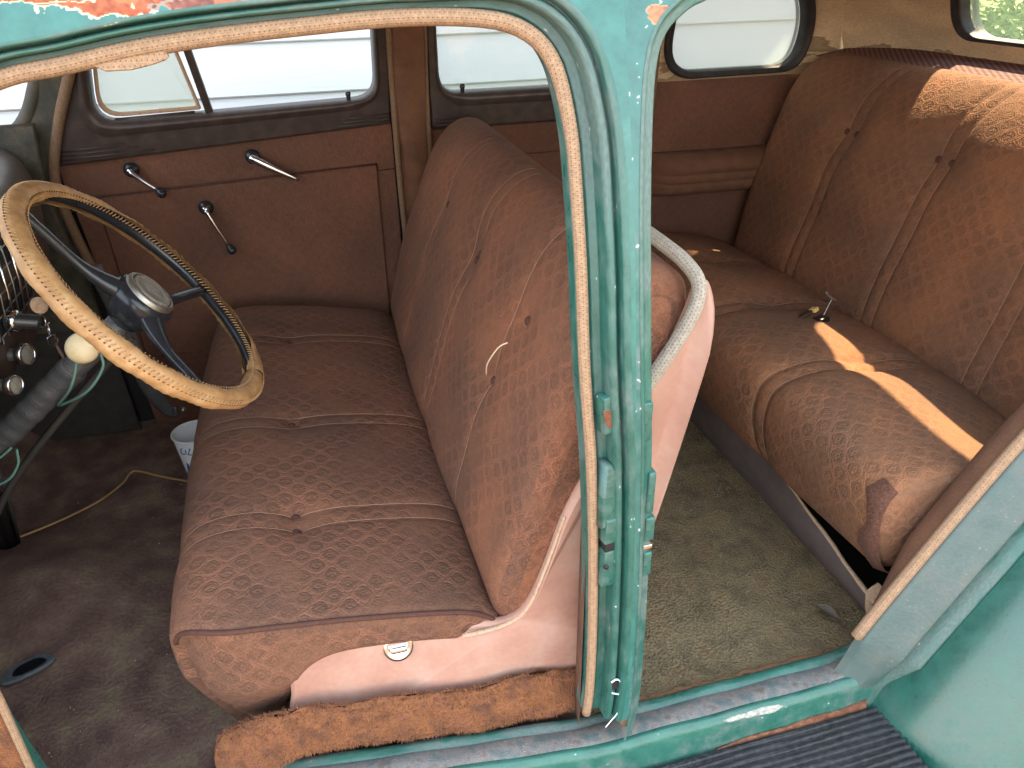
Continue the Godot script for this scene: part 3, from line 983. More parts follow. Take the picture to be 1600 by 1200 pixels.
		for nm in secs:
			var rows := []
			var uvs := []
			for i in 49:
				var x: float = lerpf(seg[0], seg[1], i / 48.0)
				var row := []
				var uv := []
				var v := 0.08 if nm.ends_with("lip") else 0.0
				for q in secs[nm]:
					var zz: float = q[0]
					# rounded corner where the rear sill turns up into the jamb
					var up := 0.02 * pow(maxf(0.0, (x - 0.50) / 0.1), 2.0) if seg[0] > 0.0 else 0.0
					var wob := 0.0012 * sin(x * 43.0 + q[0] * 90.0)
					row.append(Vector3(x, q[1] + up * (1.0 if q[1] > 0.46 else 0.0) + wob, zz + zoff.call(x))); uv.append(Vector2(x + 0.8, v))
					v += 0.012
				rows.append(row); uvs.append(uv)
			put("lip" if nm.ends_with("lip") else ("step_plate" if nm.ends_with("plate") else "rocker"), sheet(rows, uvs), M.scuffed if nm.ends_with("plate") else M.paint_sill, sill)
	# dark carpet gap behind the front sill lip
	put("under_strip", sheet([[Vector3(-0.72, 0.40, -0.20), Vector3(0.12, 0.40, -0.16)], [Vector3(-0.72, 0.44, -0.17), Vector3(0.12, 0.45, -0.10)], [Vector3(-0.72, 0.464, -0.17), Vector3(0.12, 0.464, -0.075)]], []), M.carpet_dark, sill)
	# running board: ribbed rubber with a bright bead
	var rb := part("running_board", car, "black ribbed rubber running board, cracked and dusty")
	var rows2 := []
	var uv2 := []
	for i in 61:
		var x := lerpf(-1.0, 0.585, i / 60.0)
		var row := []
		var uv := []
		for j in 200:
			var z := lerpf(0.010, 0.25, j / 199.0)
			var ph := fposmod(z / 0.0115, 1.0)
			var rib := 0.0060 * smoothstep(0.12, 0.28, ph) * (1.0 - smoothstep(0.72, 0.88, ph))
			row.append(Vector3(x, 0.431 + rib + 0.0010 * sin(x * 31.0 + j * 0.7) * sin(z * 51.0), z)); uv.append(Vector2(x, z))
		rows2.append(row); uv2.append(uv)
	put("rubber_mat", sheet(rows2, uv2), M.board_rubber, rb)
	xbox("board", Vector3(-0.21, 0.405, 0.135), Vector3(1.59, 0.04, 0.25), 0.006, M.rust, rb)
	put("apron_rust", slab([Vector2(0.30, 0.0), Vector2(0.36, 0.012), Vector2(0.42, 0.010), Vector2(0.47, 0.020), Vector2(0.52, 0.016), Vector2(0.565, 0.028), Vector2(0.566, -0.002), Vector2(0.42, -0.003)], 0.0025, func(p, d): return Vector3(p.x, 0.4335 + p.y * 0.55, 0.0075 - p.y * 0.12 + d)), M.rust, rb)
	# rear jamb along the wheel arch, and the fender
	var fd := part("fender", car, "glossy teal rear fender with pale dust and chips")
	var arch := rp.slice(int(rp.size() * 0.70))
	var jamb_line := arch + [Vector2(0.541, 0.545), Vector2(0.535, 0.525), Vector2(0.528, 0.505), Vector2(0.520, 0.488)]
	var js := soft([[0.006, -0.034], [0.010, -0.022], [0.013, -0.017], [0.034, 0.002], [0.047, 0.015], [0.052, 0.019], [0.057, 0.017]])
	put("jamb", frame_sweep(jamb_line, js, 1.0), M.jamb, fd)
	var js2 := soft([[0.056, 0.0175], [0.060, 0.0165], [0.064, 0.002], [0.071, 0.002], [0.076, 0.020], [0.081, 0.030], [0.086, 0.030], [0.090, 0.022], [0.093, 0.004]])
	put("jamb_ridge", frame_sweep(jamb_line, js2, 1.0), M.paint_frame, fd)
	var rows3 := []
	var uv3 := []
	var c := Vector2(1.22, 0.36)
	var rimline := [Vector2(1.75, 0.90), Vector2(1.50, 1.03), Vector2(1.25, 1.07), Vector2(1.05, 1.05)]
	var jo := resample(offset_path(jamb_line, 0.087, 1.0), 14)
	for q in jo:
		if q.x < 0.93 and q.y > 0.47: rimline.append(q)
	rimline.append_array([Vector2(0.574, 0.42), Vector2(0.568, 0.36), Vector2(0.575, 0.28), Vector2(0.60, 0.20)])
	rimline = resample(catmull(rimline, 5), 70)
	var along := 0.0
	for i in rimline.size():
		var p0: Vector2 = rimline[i]
		if i > 0: along += (p0 - rimline[i - 1]).length()
		var dir := (p0 - c).normalized()
		var row := []
		var uv := []
		for j in 33:
			var t := j / 32.0
			# section: leaves the body, rolls over the crown and drops to the lip
			var th := t * PI * 0.53
			var p := p0 - dir * 0.262 * (1.0 - cos(th))
			row.append(Vector3(p.x, p.y, 0.004 + 0.285 * sin(th))); uv.append(Vector2(along, t * 0.55))
		rows3.append(row); uv3.append(uv)
	put("crown", sheet(rows3, uv3), M.paint_fender, fd)
	# inner side of the body below the rear arch
	put("quarter_skin", sheet([[Vector3(0.60, 0.30, -0.03), Vector3(0.68, 0.62, -0.03), Vector3(0.80, 0.83, -0.03), Vector3(0.92, 1.05, -0.03)], [Vector3(1.8, 0.30, -0.03), Vector3(1.8, 0.62, -0.03), Vector3(1.8, 0.83, -0.03), Vector3(1.8, 1.05, -0.03)]], []), M.paint_fender, fd)
	# fabric trim between the windlace and the seat, following the arch
	var quarter := part("near_quarter_trim", car, "brown cloth trim curving beside the near end of the rear seat")
	var tw := []
	var tuv := []
	for i in arch.size():
		var p: Vector2 = arch[i]
		var q := Vector2(0.50, 0.86)
		var wd := lerpf(0.35, 1.0, smoothstep(0.56, 0.72, p.y))
		tw.append([near(p, -0.028), near(p + Vector2(0.003, 0.002), -0.028 - 0.014 * wd), near(p + Vector2(0.007, 0.003), -0.028 - 0.030 * wd), near(p + Vector2(0.014, 0.0), -0.028 - 0.046 * wd), near(p + Vector2(0.024, -0.008), -0.028 - 0.056 * wd), near(p + Vector2(0.06, -0.03), -0.028 - 0.06 * wd)])
		tuv.append([Vector2(i * 0.02, 0), Vector2(i * 0.02, 0.02), Vector2(i * 0.02, 0.06), Vector2(i * 0.02, 0.1), Vector2(i * 0.02, 0.14), Vector2(i * 0.02, 0.17)])
	put("trim", sheet(tw, tuv), M.cloth_plain, quarter)
	var nw := resample(rounded_loop([Vector2(0.935, 1.222), Vector2(1.200, 1.222), Vector2(1.205, 1.33), Vector2(1.15, 1.435), Vector2(0.935, 1.435)], [0.07, 0.08, 0.06, 0.07, 0.05], 9), 90, true)
	var nr := []
	for p in nw: nr.append(p + (p - Vector2(1.06, 1.33)).normalized() * 0.026)
	var nq := func(p: Vector2, d := 0.0) -> Vector3: return Vector3(p.x, p.y, -0.10 - 0.05 * maxf(0.0, (p.y - 1.2) / 0.3) - d)
	put("side_panel", ring(nr, match_loop(nr, [Vector2(0.885, 1.05), Vector2(1.42, 1.05), Vector2(1.36, 1.30), Vector2(1.26, 1.53), Vector2(0.83, 1.50)]), [[0.0, 0.0], [1.0, 0.0]], nq), M.cloth_plain, quarter)
	put("window_rubber", ring(nw, nr, [[0.0, -0.04], [0.0, 0.004], [0.3, 0.008], [0.7, 0.008], [1.0, -0.002]], nq), M.rubber, quarter)
	put("window_glass", slab(nw, 0.005, func(p, d): return nq.call(p, d - 0.03)), M.glass, quarter)
	# front pillar trim at the lower left
	var kick := part("kick_panel", car, "orange-tan cloth kick panel at the front edge of the driver's opening")
	put("panel", slab([Vector2(-0.632, 0.45), Vector2(-0.628, 0.62), Vector2(-0.624, 0.74), Vector2(-0.632, 1.02), Vector2(-1.05, 1.02), Vector2(-1.05, 0.45)], 0.014, func(p, d): return Vector3(p.x, p.y, -0.112 + d), 0.004), M.carpet_rust, kick)
	put("binding", tube_mesh([Vector3(-0.630, 0.45, -0.103), Vector3(-0.626, 0.62, -0.103), Vector3(-0.622, 0.74, -0.103), Vector3(-0.630, 1.02, -0.103)], 0.005, 8), M.lace_tan, kick)

func ruled(a: Array, b: Array, steps: int, _sgn: float) -> ArrayMesh:
	var rows := []
	var uvs := []
	for i in a.size():
		var row := []
		var uv := []
		for k in steps + 1:
			var p: Vector2 = a[i].lerp(b[i], float(k) / steps)
			row.append(near(p, -0.0005)); uv.append(Vector2(p.x + 1.0, 1.60 - p.y))
		rows.append(row); uvs.append(uv)
	return sheet(rows, uvs)

func build_pillar_fittings(tr: Node3D) -> void:
	# striker with a rusted socket
	var st := part("striker", tr)
	var base := near(Vector2(0.1055, 1.055), -0.021)
	var pl := xbox("plate", base, Vector3(0.021, 0.046, 0.016), 0.0018, M.paint_frame, st)
	pl.rotation_degrees = Vector3(-4, 18, 2)
	var ho := put("socket", slab([Vector2(-0.008, 0.012), Vector2(0.004, 0.009), Vector2(0.006, 0.0), Vector2(0.002, -0.014), Vector2(-0.003, -0.012), Vector2(-0.008, -0.002)], 0.003, func(p, d): return Vector3(p.x, p.y, d), 0.0008), M.rust, st)
	ho.position = base + Vector3(-0.0015, -0.002, 0.0068)
	ho.rotation_degrees = Vector3(-4, 18, 2)
	# lower guide block with its wedge top
	var gb := part("guide_block", tr)
	var o := put("block", slab([Vector2(-0.013, 0.045), Vector2(-0.004, 0.045), Vector2(0.013, 0.024), Vector2(0.013, -0.045), Vector2(-0.013, -0.045)], 0.022, func(p, d): return Vector3(p.x, p.y, d - 0.011), 0.003), M.paint_frame, gb)
	o.position = near(Vector2(0.1105, 0.945), -0.022)
	o.rotation_degrees = Vector3(0, 8, -2)
	# latch: two jaws with a dark slot between them
	var la := part("latch", tr)
	xbox("upper_jaw", near(Vector2(0.1125, 0.893), -0.019), Vector3(0.020, 0.038, 0.020), 0.003, M.paint_frame, la, Vector3(0, 8, -2))
	xbox("slot", near(Vector2(0.1135, 0.868), -0.020), Vector3(0.018, 0.014, 0.018), 0.001, M.dark, la, Vector3(0, 8, -2))
	xbox("lower_jaw", near(Vector2(0.1125, 0.832), -0.020), Vector3(0.019, 0.058, 0.018), 0.003, M.paint_frame, la, Vector3(0, 8, -2))
	var sc := put("screw", lathe_mesh([Vector2(0, 0.0015), Vector2(0.003, 0.001), Vector2(0.0038, -0.001)], 12), M.dark, la)
	sc.transform = facing(Vector3(-0.4, 0, 1), near(Vector2(0.106, 0.842), -0.005))
	# fittings of the rear door on the other edge of the pillar
	var rl := part("rear_striker", tr)
	xbox("plate", near(Vector2(0.1455, 1.045), -0.010), Vector3(0.012, 0.050, 0.014), 0.002, M.paint_frame, rl)
	xbox("jaw", near(Vector2(0.1575, 0.945), -0.010), Vector3(0.010, 0.060, 0.014), 0.003, M.paint_frame, rl)
	xbox("jaw", near(Vector2(0.1600, 0.890), -0.010), Vector3(0.013, 0.036, 0.014), 0.003, M.paint_frame, rl)
	xbox("bolt", near(Vector2(0.1600, 0.860), -0.010), Vector3(0.012, 0.008, 0.010), 0.001, M.chrome, rl)
	xbox("jaw", near(Vector2(0.1605, 0.834), -0.010), Vector3(0.012, 0.038, 0.014), 0.003, M.paint_frame, rl)
	# torn hole with peeling white sealant near the foot of the pillar
	var hole := part("foot_hole", tr, "torn hole edged with peeling white sealant")
	var pts := [Vector2(-0.007, 0.014), Vector2(0.0, 0.018), Vector2(0.006, 0.012), Vector2(0.007, 0.0), Vector2(0.008, -0.010), Vector2(0.006, -0.014), Vector2(-0.002, -0.010), Vector2(-0.005, -0.008)]
	var path := []
	for p in pts: path.append(near(Vector2(0.131, 0.613) + p, -0.006))
	put("opening", slab([Vector2(-0.005, 0.010), Vector2(0.003, 0.012), Vector2(0.005, -0.002), Vector2(-0.004, -0.007)], 0.0006, func(p, d): return near(Vector2(0.131, 0.613) + p, -0.0085 + d)), M.dark, hole)
	put("sealant", tube_mesh(catmull(path, 3), 0.0016, 6, 0.6), M.white_paint, hole)
	put("sealant", tube_mesh(catmull([path[5], near(Vector2(0.138, 0.585), -0.004), near(Vector2(0.136, 0.565), -0.003), near(Vector2(0.125, 0.548), -0.003), near(Vector2(0.118, 0.540), -0.002)], 4), 0.0009, 6), M.white_paint, hole)

# ------------------------------------------------------------------ far side
func crank(called: String, parent: Node3D, at: Vector3, tip: Vector2, knob: bool) -> void:
	var o := part(called, parent)
	var ec := put("escutcheon", lathe_mesh([Vector2(0, 0.010), Vector2(0.008, 0.0095), Vector2(0.014, 0.006), Vector2(0.0175, 0.0)], 24), M.black_gloss, o)
	ec.transform = facing(Vector3(0, 0.05, 1), at)
	var bo := put("boss", lathe_mesh([Vector2(0, 0.014), Vector2(0.006, 0.0135), Vector2(0.0085, 0.010), Vector2(0.009, 0.0)], 20), M.chrome, o)
	bo.transform = facing(Vector3(0, 0.05, 1), at + Vector3(0, 0, 0.009))
	var a := at + Vector3(0, 0, 0.020)
	var e := at + Vector3(tip.x, tip.y, 0.026)
	var mid := a.lerp(e, 0.5) + Vector3(0, 0, 0.003)
	if knob:
		put("arm", tube_mesh(catmull([a, mid, e], 5), [0.0085, 0.0078, 0.0070, 0.0063, 0.0057, 0.0052, 0.0050, 0.0050, 0.0050, 0.0052, 0.0055], 10, 0.8), M.chrome, o)
		var kn := put("knob", lathe_mesh([Vector2(0.0, 0.026), Vector2(0.0065, 0.025), Vector2(0.0105, 0.020), Vector2(0.011, 0.014), Vector2(0.0075, 0.005), Vector2(0.0055, 0.0)], 18), M.black_gloss, o)
		kn.transform = facing(Vector3(tip.x * 0.9, tip.y * 0.9, 0.035), e - Vector3(0, 0, 0.002))
	else:
		put("lever", tube_mesh(catmull([a - Vector3(tip.x, tip.y, 0) * 0.06, mid, e], 6), [0.009, 0.0102, 0.0100, 0.0097, 0.0093, 0.0088, 0.0082, 0.0075, 0.0068, 0.006, 0.0052, 0.0042, 0.0026], 12, 0.7, Vector3(0, 0, 1)), M.chrome, o)

func cord(parent: Node3D, pts: Array, r: float, mat: Material, called := "windlace") -> void:
	put(called, tube_mesh(catmull(pts, 6), r, 10), mat, parent)

func build_far_side() -> void:
	# ---- front door
	var fd := part("far_front_door", car, "far front door with brown cloth panel, dark window moulding and chrome handles")
	var win := rounded_loop([Vector2(-0.613, 1.186), Vector2(0.012, 1.205), Vector2(0.016, 1.425), Vector2(-0.50, 1.43), Vector2(-0.585, 1.34)], [0.055, 0.05, 0.05, 0.06, 0.05])
	var fo := [Vector2(-0.712, 1.096), Vector2(0.044, 1.140), Vector2(0.050, 1.455), Vector2(-0.56, 1.455), Vector2(-0.66, 1.30)]
	win = resample(win, 120, true)
	var wo := match_loop(win, fo)
	put("window_moulding", ring(win, wo, [[0.0, -0.045], [0.0, -0.008], [0.03, 0.002], [0.14, 0.009], [0.22, 0.010], [0.34, 0.003], [0.40, 0.002], [0.9, 0.004], [0.97, 0.002], [1.0, -0.012]], far), M.garnish, fd)
	# raised speed lines in the moulding
	for k in 3:
		put("speed_line", tube_mesh([far(Vector2(-0.70, 1.112 + k * 0.0085), 0.004), far(Vector2(-0.50 - k * 0.03, 1.1215 + k * 0.0085), 0.004)], 0.0022, 8), M.garnish, fd)
		put("speed_line", tube_mesh([far(Vector2(-0.085 + k * 0.015, 1.143 + k * 0.0085), 0.004), far(Vector2(0.040, 1.150 + k * 0.0085), 0.004)], 0.0022, 8), M.garnish, fd)
	# cloth panel: upper band, stitched break, padded lower field
	put("upper_panel", slab([Vector2(-0.712, 0.99), Vector2(0.044, 1.03), Vector2(0.044, 1.165), Vector2(-0.712, 1.130)], 0.012, func(p, d): return far(p, d - 0.024), 0.003), M.cloth_door, fd)
	put("lower_panel", slab([Vector2(-0.66, 0.37), Vector2(0.044, 0.37), Vector2(0.044, 1.032), Vector2(-0.705, 0.992)], 0.010, func(p, d): return far(p, d - 0.02), 0.003), M.cloth_door, fd)
	put("pocket_field", slab(rounded_loop([Vector2(-0.64, 0.60), Vector2(-0.004, 0.60), Vector2(0.0, 1.047), Vector2(-0.655, 1.022)], [0.02, 0.02, 0.008, 0.02], 4), 0.014, func(p, d): return far(p, d - 0.016), 0.004), M.cloth_door, fd)
	put("panel_seam", tube_mesh([far(Vector2(-0.655, 1.0235), 0.0), far(Vector2(-0.30, 1.037), 0.0), far(Vector2(0.0, 1.0485), 0.0)], 0.0018, 6), M.cloth_button, fd)
	put("door_skin", sheet([[Vector3(-0.74, 0.35, -1.37), Vector3(0.09, 0.35, -1.37)], [Vector3(-0.74, 1.14, -1.365), Vector3(0.09, 1.14, -1.365)]], []), M.paint_skin, fd)
	# vent pane, divider bar, half-lowered glass
	var vent := rounded_loop([Vector2(-0.606, 1.192), Vector2(-0.385, 1.198), Vector2(-0.425, 1.425), Vector2(-0.50, 1.425), Vector2(-0.580, 1.335)], [0.055, 0.006, 0.01, 0.05, 0.05])
	var vin := []
	var vc := Vector2(-0.49, 1.30)
	for p in vent: vin.append(vc + (p - vc) * 0.91)
	put("vent_gasket", ring(vin, vent, [[0.0, -0.026], [0.1, -0.02], [0.9, -0.02], [1.0, -0.03]], far), M.tan_strip, fd, "yellowed gasket round the vent pane")
	put("vent_glass", slab(vin, 0.004, func(p, d): return far(p, d - 0.028)), M.glass_haze, fd, "hazy greenish vent pane")
	put("vent_sill", tube_mesh([far(Vector2(-0.57, 1.186), -0.016), far(Vector2(-0.40, 1.192), -0.016)], 0.006, 8), M.garnish, fd)
	var bar := xbox("divider_bar", far(Vector2(-0.385, 1.315), -0.022), Vector3(0.017, 0.262, 0.016), 0.003, M.garnish, fd)
	bar.rotation_degrees = Vector3(9, 0, 7.5)
	var low := catmull([Vector2(-0.352, 1.168), Vector2(-0.26, 1.188), Vector2(-0.15, 1.199), Vector2(-0.04, 1.203)], 6)
	low.append(Vector2(-0.02, 1.14)); low.append(Vector2(-0.352, 1.13))
	put("lowered_glass", slab(low, 0.005, func(p, d): return far(p, d - 0.034)), M.glass, fd)
	put("lock_pin", lathe_mesh([Vector2(0, 0.024), Vector2(0.006, 0.0235), Vector2(0.0068, 0.018), Vector2(0.005, 0.012), Vector2(0.005, 0.0)], 12), M.black_gloss, fd).position = far(Vector2(-0.052, 1.198), -0.004)
	crank("vent_crank", fd, far(Vector2(-0.561, 1.079), 0.0), Vector2(0.047, -0.042), true)
	crank("door_handle", fd, far(Vector2(-0.291, 1.088), 0.0), Vector2(0.098, -0.058), false)
	crank("window_crank", fd, far(Vector2(-0.418, 0.978), 0.004), Vector2(0.036, -0.088), true)
	var inner := part("far_body_shell", car, "dark inner shell behind the far door trims")
	put("lower_shell", slab([Vector2(-1.2, 0.33), Vector2(1.45, 0.33), Vector2(1.45, 1.165), Vector2(-0.84, 1.125), Vector2(-1.2, 1.10)], 0.006, func(p, d): return Vector3(p.x, p.y, -1.352 + d)), M.dark, inner)
	put("post", slab([Vector2(0.026, 1.10), Vector2(0.158, 1.10), Vector2(0.158, 1.50), Vector2(0.026, 1.50)], 0.006, func(p, d): return far(p, d - 0.046)), M.dark, inner)
	put("post", slab([Vector2(0.668, 1.10), Vector2(0.752, 1.10), Vector2(0.752, 1.50), Vector2(0.650, 1.50)], 0.006, func(p, d): return far(p, d - 0.046)), M.dark, inner)
	# ---- pillar between the far doors
	var fpil := part("far_centre_pillar", car, "brown cloth covered far pillar edged with cord")
	put("cover", slab([Vector2(0.060, 0.42), Vector2(0.136, 0.42), Vector2(0.131, 1.10), Vector2(0.136, 1.47), Vector2(0.058, 1.47), Vector2(0.056, 1.10)], 0.016, func(p, d): return far(p, d - 0.016), 0.004), M.cloth_plain, fpil)
	cord(fpil, [far(Vector2(0.052, 1.46), 0.004), far(Vector2(0.052, 1.25), 0.004), far(Vector2(0.052, 1.0), 0.004), far(Vector2(0.056, 0.75), 0.004), far(Vector2(0.056, 0.45), 0.004)], 0.0075, M.lace_brown)
	cord(fpil, [far(Vector2(0.137, 1.46), 0.002), far(Vector2(0.134, 1.25), 0.002), far(Vector2(0.134, 1.0), 0.002), far(Vector2(0.138, 0.45), 0.002)], 0.006, M.lace_brown)
	# ---- rear door
	var rd := part("far_rear_door", car, "far rear door with brown cloth panel and a closed greenish window")
	var rw := rounded_loop([Vector2(0.168, 1.205), Vector2(0.64, 1.205), Vector2(0.62, 1.40), Vector2(0.58, 1.43), Vector2(0.160, 1.43)], [0.05, 0.06, 0.03, 0.03, 0.03])
	rw = resample(rw, 120, true)
	var ro := match_loop(rw, [Vector2(0.141, 1.118), Vector2(0.712, 1.118), Vector2(0.712, 1.455), Vector2(0.141, 1.455)])
	put("window_moulding", ring(rw, ro, [[0.0, -0.045], [0.0, -0.008], [0.03, 0.002], [0.14, 0.009], [0.22, 0.010], [0.34, 0.003], [0.40, 0.002], [0.9, 0.004], [0.97, 0.002], [1.0, -0.012]], far), M.garnish, rd)
	for k in 3:
		put("speed_line", tube_mesh([far(Vector2(0.148, 1.130 + k * 0.0085), 0.004), far(Vector2(0.28 - k * 0.02, 1.132 + k * 0.0085), 0.004)], 0.0022, 8), M.garnish, rd)
	put("window_glass", slab([Vector2(0.150, 1.17), Vector2(0.66, 1.17), Vector2(0.64, 1.42), Vector2(0.60, 1.44), Vector2(0.150, 1.44)], 0.005, func(p, d): return far(p, d - 0.036)), M.glass, rd)
	put("lock_pin", lathe_mesh([Vector2(0, 0.026), Vector2(0.006, 0.0255), Vector2(0.0068, 0.019), Vector2(0.005, 0.013), Vector2(0.005, 0.0)], 12), M.black_gloss, rd).position = far(Vector2(0.224, 1.198), -0.004)
	put("upper_panel", slab([Vector2(0.141, 1.04), Vector2(0.712, 1.04), Vector2(0.712, 1.15), Vector2(0.141, 1.15)], 0.012, func(p, d): return far(p, d - 0.024), 0.003), M.cloth_door, rd)
	put("lower_panel", slab([Vector2(0.141, 0.37), Vector2(0.66, 0.37), Vector2(0.712, 0.7), Vector2(0.712, 1.042), Vector2(0.141, 1.042)], 0.018, func(p, d): return far(p, d - 0.02), 0.004), M.cloth_door, rd)
	put("door_skin", sheet([[Vector3(0.10, 0.35, -1.37), Vector3(0.75, 0.35, -1.37)], [Vector3(0.10, 1.15, -1.365), Vector3(0.75, 1.15, -1.365)]], []), M.paint_skin, rd)
	# ---- quarter panel, armrest and quarter window
	var q := part("far_quarter_panel", car, "far rear quarter trim with armrest and oval quarter window")
	put("lower_trim", slab([Vector2(0.735, 0.45), Vector2(1.30, 0.45), Vector2(1.30, 1.204), Vector2(0.735, 1.204)], 0.012, func(p, d): return far(p, d - 0.022), 0.003), M.cloth_door, q)
	var qw := rounded_loop([Vector2(0.772, 1.222), Vector2(1.140, 1.222), Vector2(1.150, 1.33), Vector2(1.085, 1.445), Vector2(0.772, 1.445)], [0.085, 0.085, 0.06, 0.08, 0.06], 9)
	var qrub := []
	var qcen := Vector2(0.955, 1.335)
	for p in qw: qrub.append(p + (p - qcen).normalized() * 0.026)
	var q2 := match_loop(qrub, [Vector2(0.730, 1.20), Vector2(1.32, 1.20), Vector2(1.32, 1.475), Vector2(0.730, 1.475)])
	var upper := ring(qrub, q2, [[0.0, -0.03], [0.0, -0.001], [1.0, -0.001]], func(p, d): return far(p, d - 0.004))
	put("headlining", remap_uv(upper, 1), M.headlining, q)
	put("window_rubber", ring(qw, qrub, [[0.0, -0.05], [0.0, -0.012], [0.1, -0.004], [0.25, 0.0], [0.5, -0.002], [0.62, 0.006], [0.85, 0.006], [1.0, -0.006]], far), M.rubber, q, "black rubber round the quarter window")
	put("window_glass", slab(qw, 0.005, func(p, d): return far(p, d - 0.036)), M.glass_pale, q)
	put("outer_skin", sheet([[Vector3(0.76, 0.35, -1.37), Vector3(1.75, 0.35, -1.37)], [Vector3(0.76, 1.19, -1.36), Vector3(1.75, 1.19, -1.36)]], []), M.paint_skin, q)
	cord(q, [far(Vector2(0.722, 1.46), 0.004), far(Vector2(0.726, 1.30), 0.004), far(Vector2(0.728, 1.10), 0.004), far(Vector2(0.722, 0.95), 0.004), far(Vector2(0.715, 0.70), 0.004), far(Vector2(0.70, 0.48), 0.004)], 0.008, M.lace_brown)
	# armrest: padded shelf with three rolled edges
	var arm := [Vector2(-0.01, 1.020), Vector2(0.022, 1.018), Vector2(0.052, 1.004), Vector2(0.064, 0.985), Vector2(0.060, 0.971), Vector2(0.055, 0.966), Vector2(0.061, 0.958), Vector2(0.058, 0.946), Vector2(0.052, 0.942), Vector2(0.056, 0.934), Vector2(0.050, 0.918), Vector2(0.03, 0.906), Vector2(-0.01, 0.900)]
	arm = resample(catmull(arm, 4), 60)
	var rows := []
	var uvs := []
	for i in 21:
		var x := lerpf(0.738, 1.16, i / 20.0)
		var k := 1.0 - 0.75 * pow(maxf(0.0, 1.0 - (x - 0.738) / 0.05), 2.0)
		var row := []
		var uv := []
		for j in arm.size():
			row.append(Vector3(x, arm[j].y - 0.004 * sin((x - 0.738) * 6.0), -1.30 + arm[j].x * k)); uv.append(Vector2(x, j * 0.004))
		rows.append(row); uvs.append(uv)
	put("armrest", sheet(rows, uvs), M.cloth_plain, q)
	# ---- front pillar, windscreen and cowl
	var ws := part("windscreen", car, "split windscreen seen past the dark far front pillar")
	put("far_pillar", tube_mesh(catmull([Vector3(-0.615, 1.46, -1.255), Vector3(-0.672, 1.34, -1.28), Vector3(-0.705, 1.265, -1.29), Vector3(-0.755, 1.19, -1.295), Vector3(-0.86, 1.12, -1.295)], 6), 0.016, 14, 1.0), M.cowl, ws)
	put("near_pillar", tube_mesh(catmull([Vector3(-0.52, 1.44, -0.20), Vector3(-0.62, 1.31, -0.145), Vector3(-0.72, 1.14, -0.10), Vector3(-0.72, 0.5, -0.08)], 6), 0.034, 14, 1.0), M.paint_skin, ws)
	put("header", tube_mesh([Vector3(-0.62, 1.47, -1.24), Vector3(-0.66, 1.52, -0.67), Vector3(-0.60, 1.47, -0.17)], 0.04, 12), M.cloth_plain, ws)
	put("glass", sheet([[Vector3(-0.66, 1.47, -1.22), Vector3(-0.70, 1.50, -0.67), Vector3(-0.62, 1.47, -0.18)], [Vector3(-0.85, 1.16, -1.24), Vector3(-0.93, 1.17, -0.67), Vector3(-0.85, 1.16, -0.12)]], []), M.glass, ws)
	cord(ws, [far(Vector2(-0.588, 1.36), 0.006), far(Vector2(-0.640, 1.27), 0.008), far(Vector2(-0.690, 1.17), 0.008), far(Vector2(-0.722, 1.07), 0.008), far(Vector2(-0.716, 0.95), 0.006), far(Vector2(-0.69, 0.80), 0.004), far(Vector2(-0.66, 0.60), 0.004)], 0.0115, M.lace_brown)
	put("pillar_trim", slab([Vector2(-0.59, 1.38), Vector2(-0.65, 1.26), Vector2(-0.725, 1.10), Vector2(-0.73, 0.95), Vector2(-0.90, 0.95), Vector2(-0.90, 1.10), Vector2(-0.77, 1.170), Vector2(-0.72, 1.235), Vector2(-0.69, 1.30), Vector2(-0.655, 1.38)], 0.012, func(p, d): return far(p, d - 0.004), 0.003), M.cowl, ws)
	# cloudy plastic sheet lying on the bonnet outside
	var pl := thing("plastic_sheet", "crumpled pale plastic sheet outside the windscreen at the upper left", "plastic sheet", Vector3(-1.20, 1.22, -1.40))
	var g := FastNoiseLite.new()
	g.seed = 8; g.frequency = 3.2; g.fractal_octaves = 3; g.noise_type = FastNoiseLite.TYPE_CELLULAR
	rows = []; uvs = []
	for i in 31:
		var row := []
		var uv := []
		for j in 31:
			var a := i / 30.0 - 0.5; var b := j / 30.0 - 0.5
			row.append(Vector3(a * 0.44, 0.10 - 0.9 * (a * a + b * b) * 0.4 + 0.09 * g.get_noise_2d(a * 1.1, b * 1.1), b * 0.9)); uv.append(Vector2(a, b))
		rows.append(row); uvs.append(uv)
	put("film", sheet(rows, uvs), mottled([Color(0.55, 0.57, 0.60), Color(0.70, 0.72, 0.74), Color(0.82, 0.83, 0.84)], 0.3, 0.3, 91, 0.02), pl)
	var bonnet := part("bonnet", car, "pale hood top in front of the windscreen")
	put("top", sheet([[Vector3(-0.84, 1.155, -1.34), Vector3(-0.92, 1.165, -0.67), Vector3(-0.84, 1.155, -0.02)], [Vector3(-1.25, 1.12, -1.25), Vector3(-1.25, 1.17, -0.67), Vector3(-1.25, 1.12, -0.09)], [Vector3(-1.9, 1.04, -1.05), Vector3(-1.9, 1.12, -0.67), Vector3(-1.9, 1.04, -0.29)]], []), M.paint_skin, bonnet)
	put("side", sheet([[Vector3(-0.80, 0.45, -1.36), Vector3(-1.25, 0.45, -1.27), Vector3(-1.9, 0.5, -1.06)], [Vector3(-0.80, 1.155, -1.35), Vector3(-1.25, 1.12, -1.25), Vector3(-1.9, 1.04, -1.05)]], []), M.paint_skin, bonnet)
	put("side", sheet([[Vector3(-0.80, 0.45, 0.0), Vector3(-1.25, 0.45, -0.07), Vector3(-1.9, 0.5, -0.28)], [Vector3(-0.80, 1.155, -0.02), Vector3(-1.25, 1.12, -0.09), Vector3(-1.9, 1.04, -0.29)]], []), M.paint_skin, bonnet)

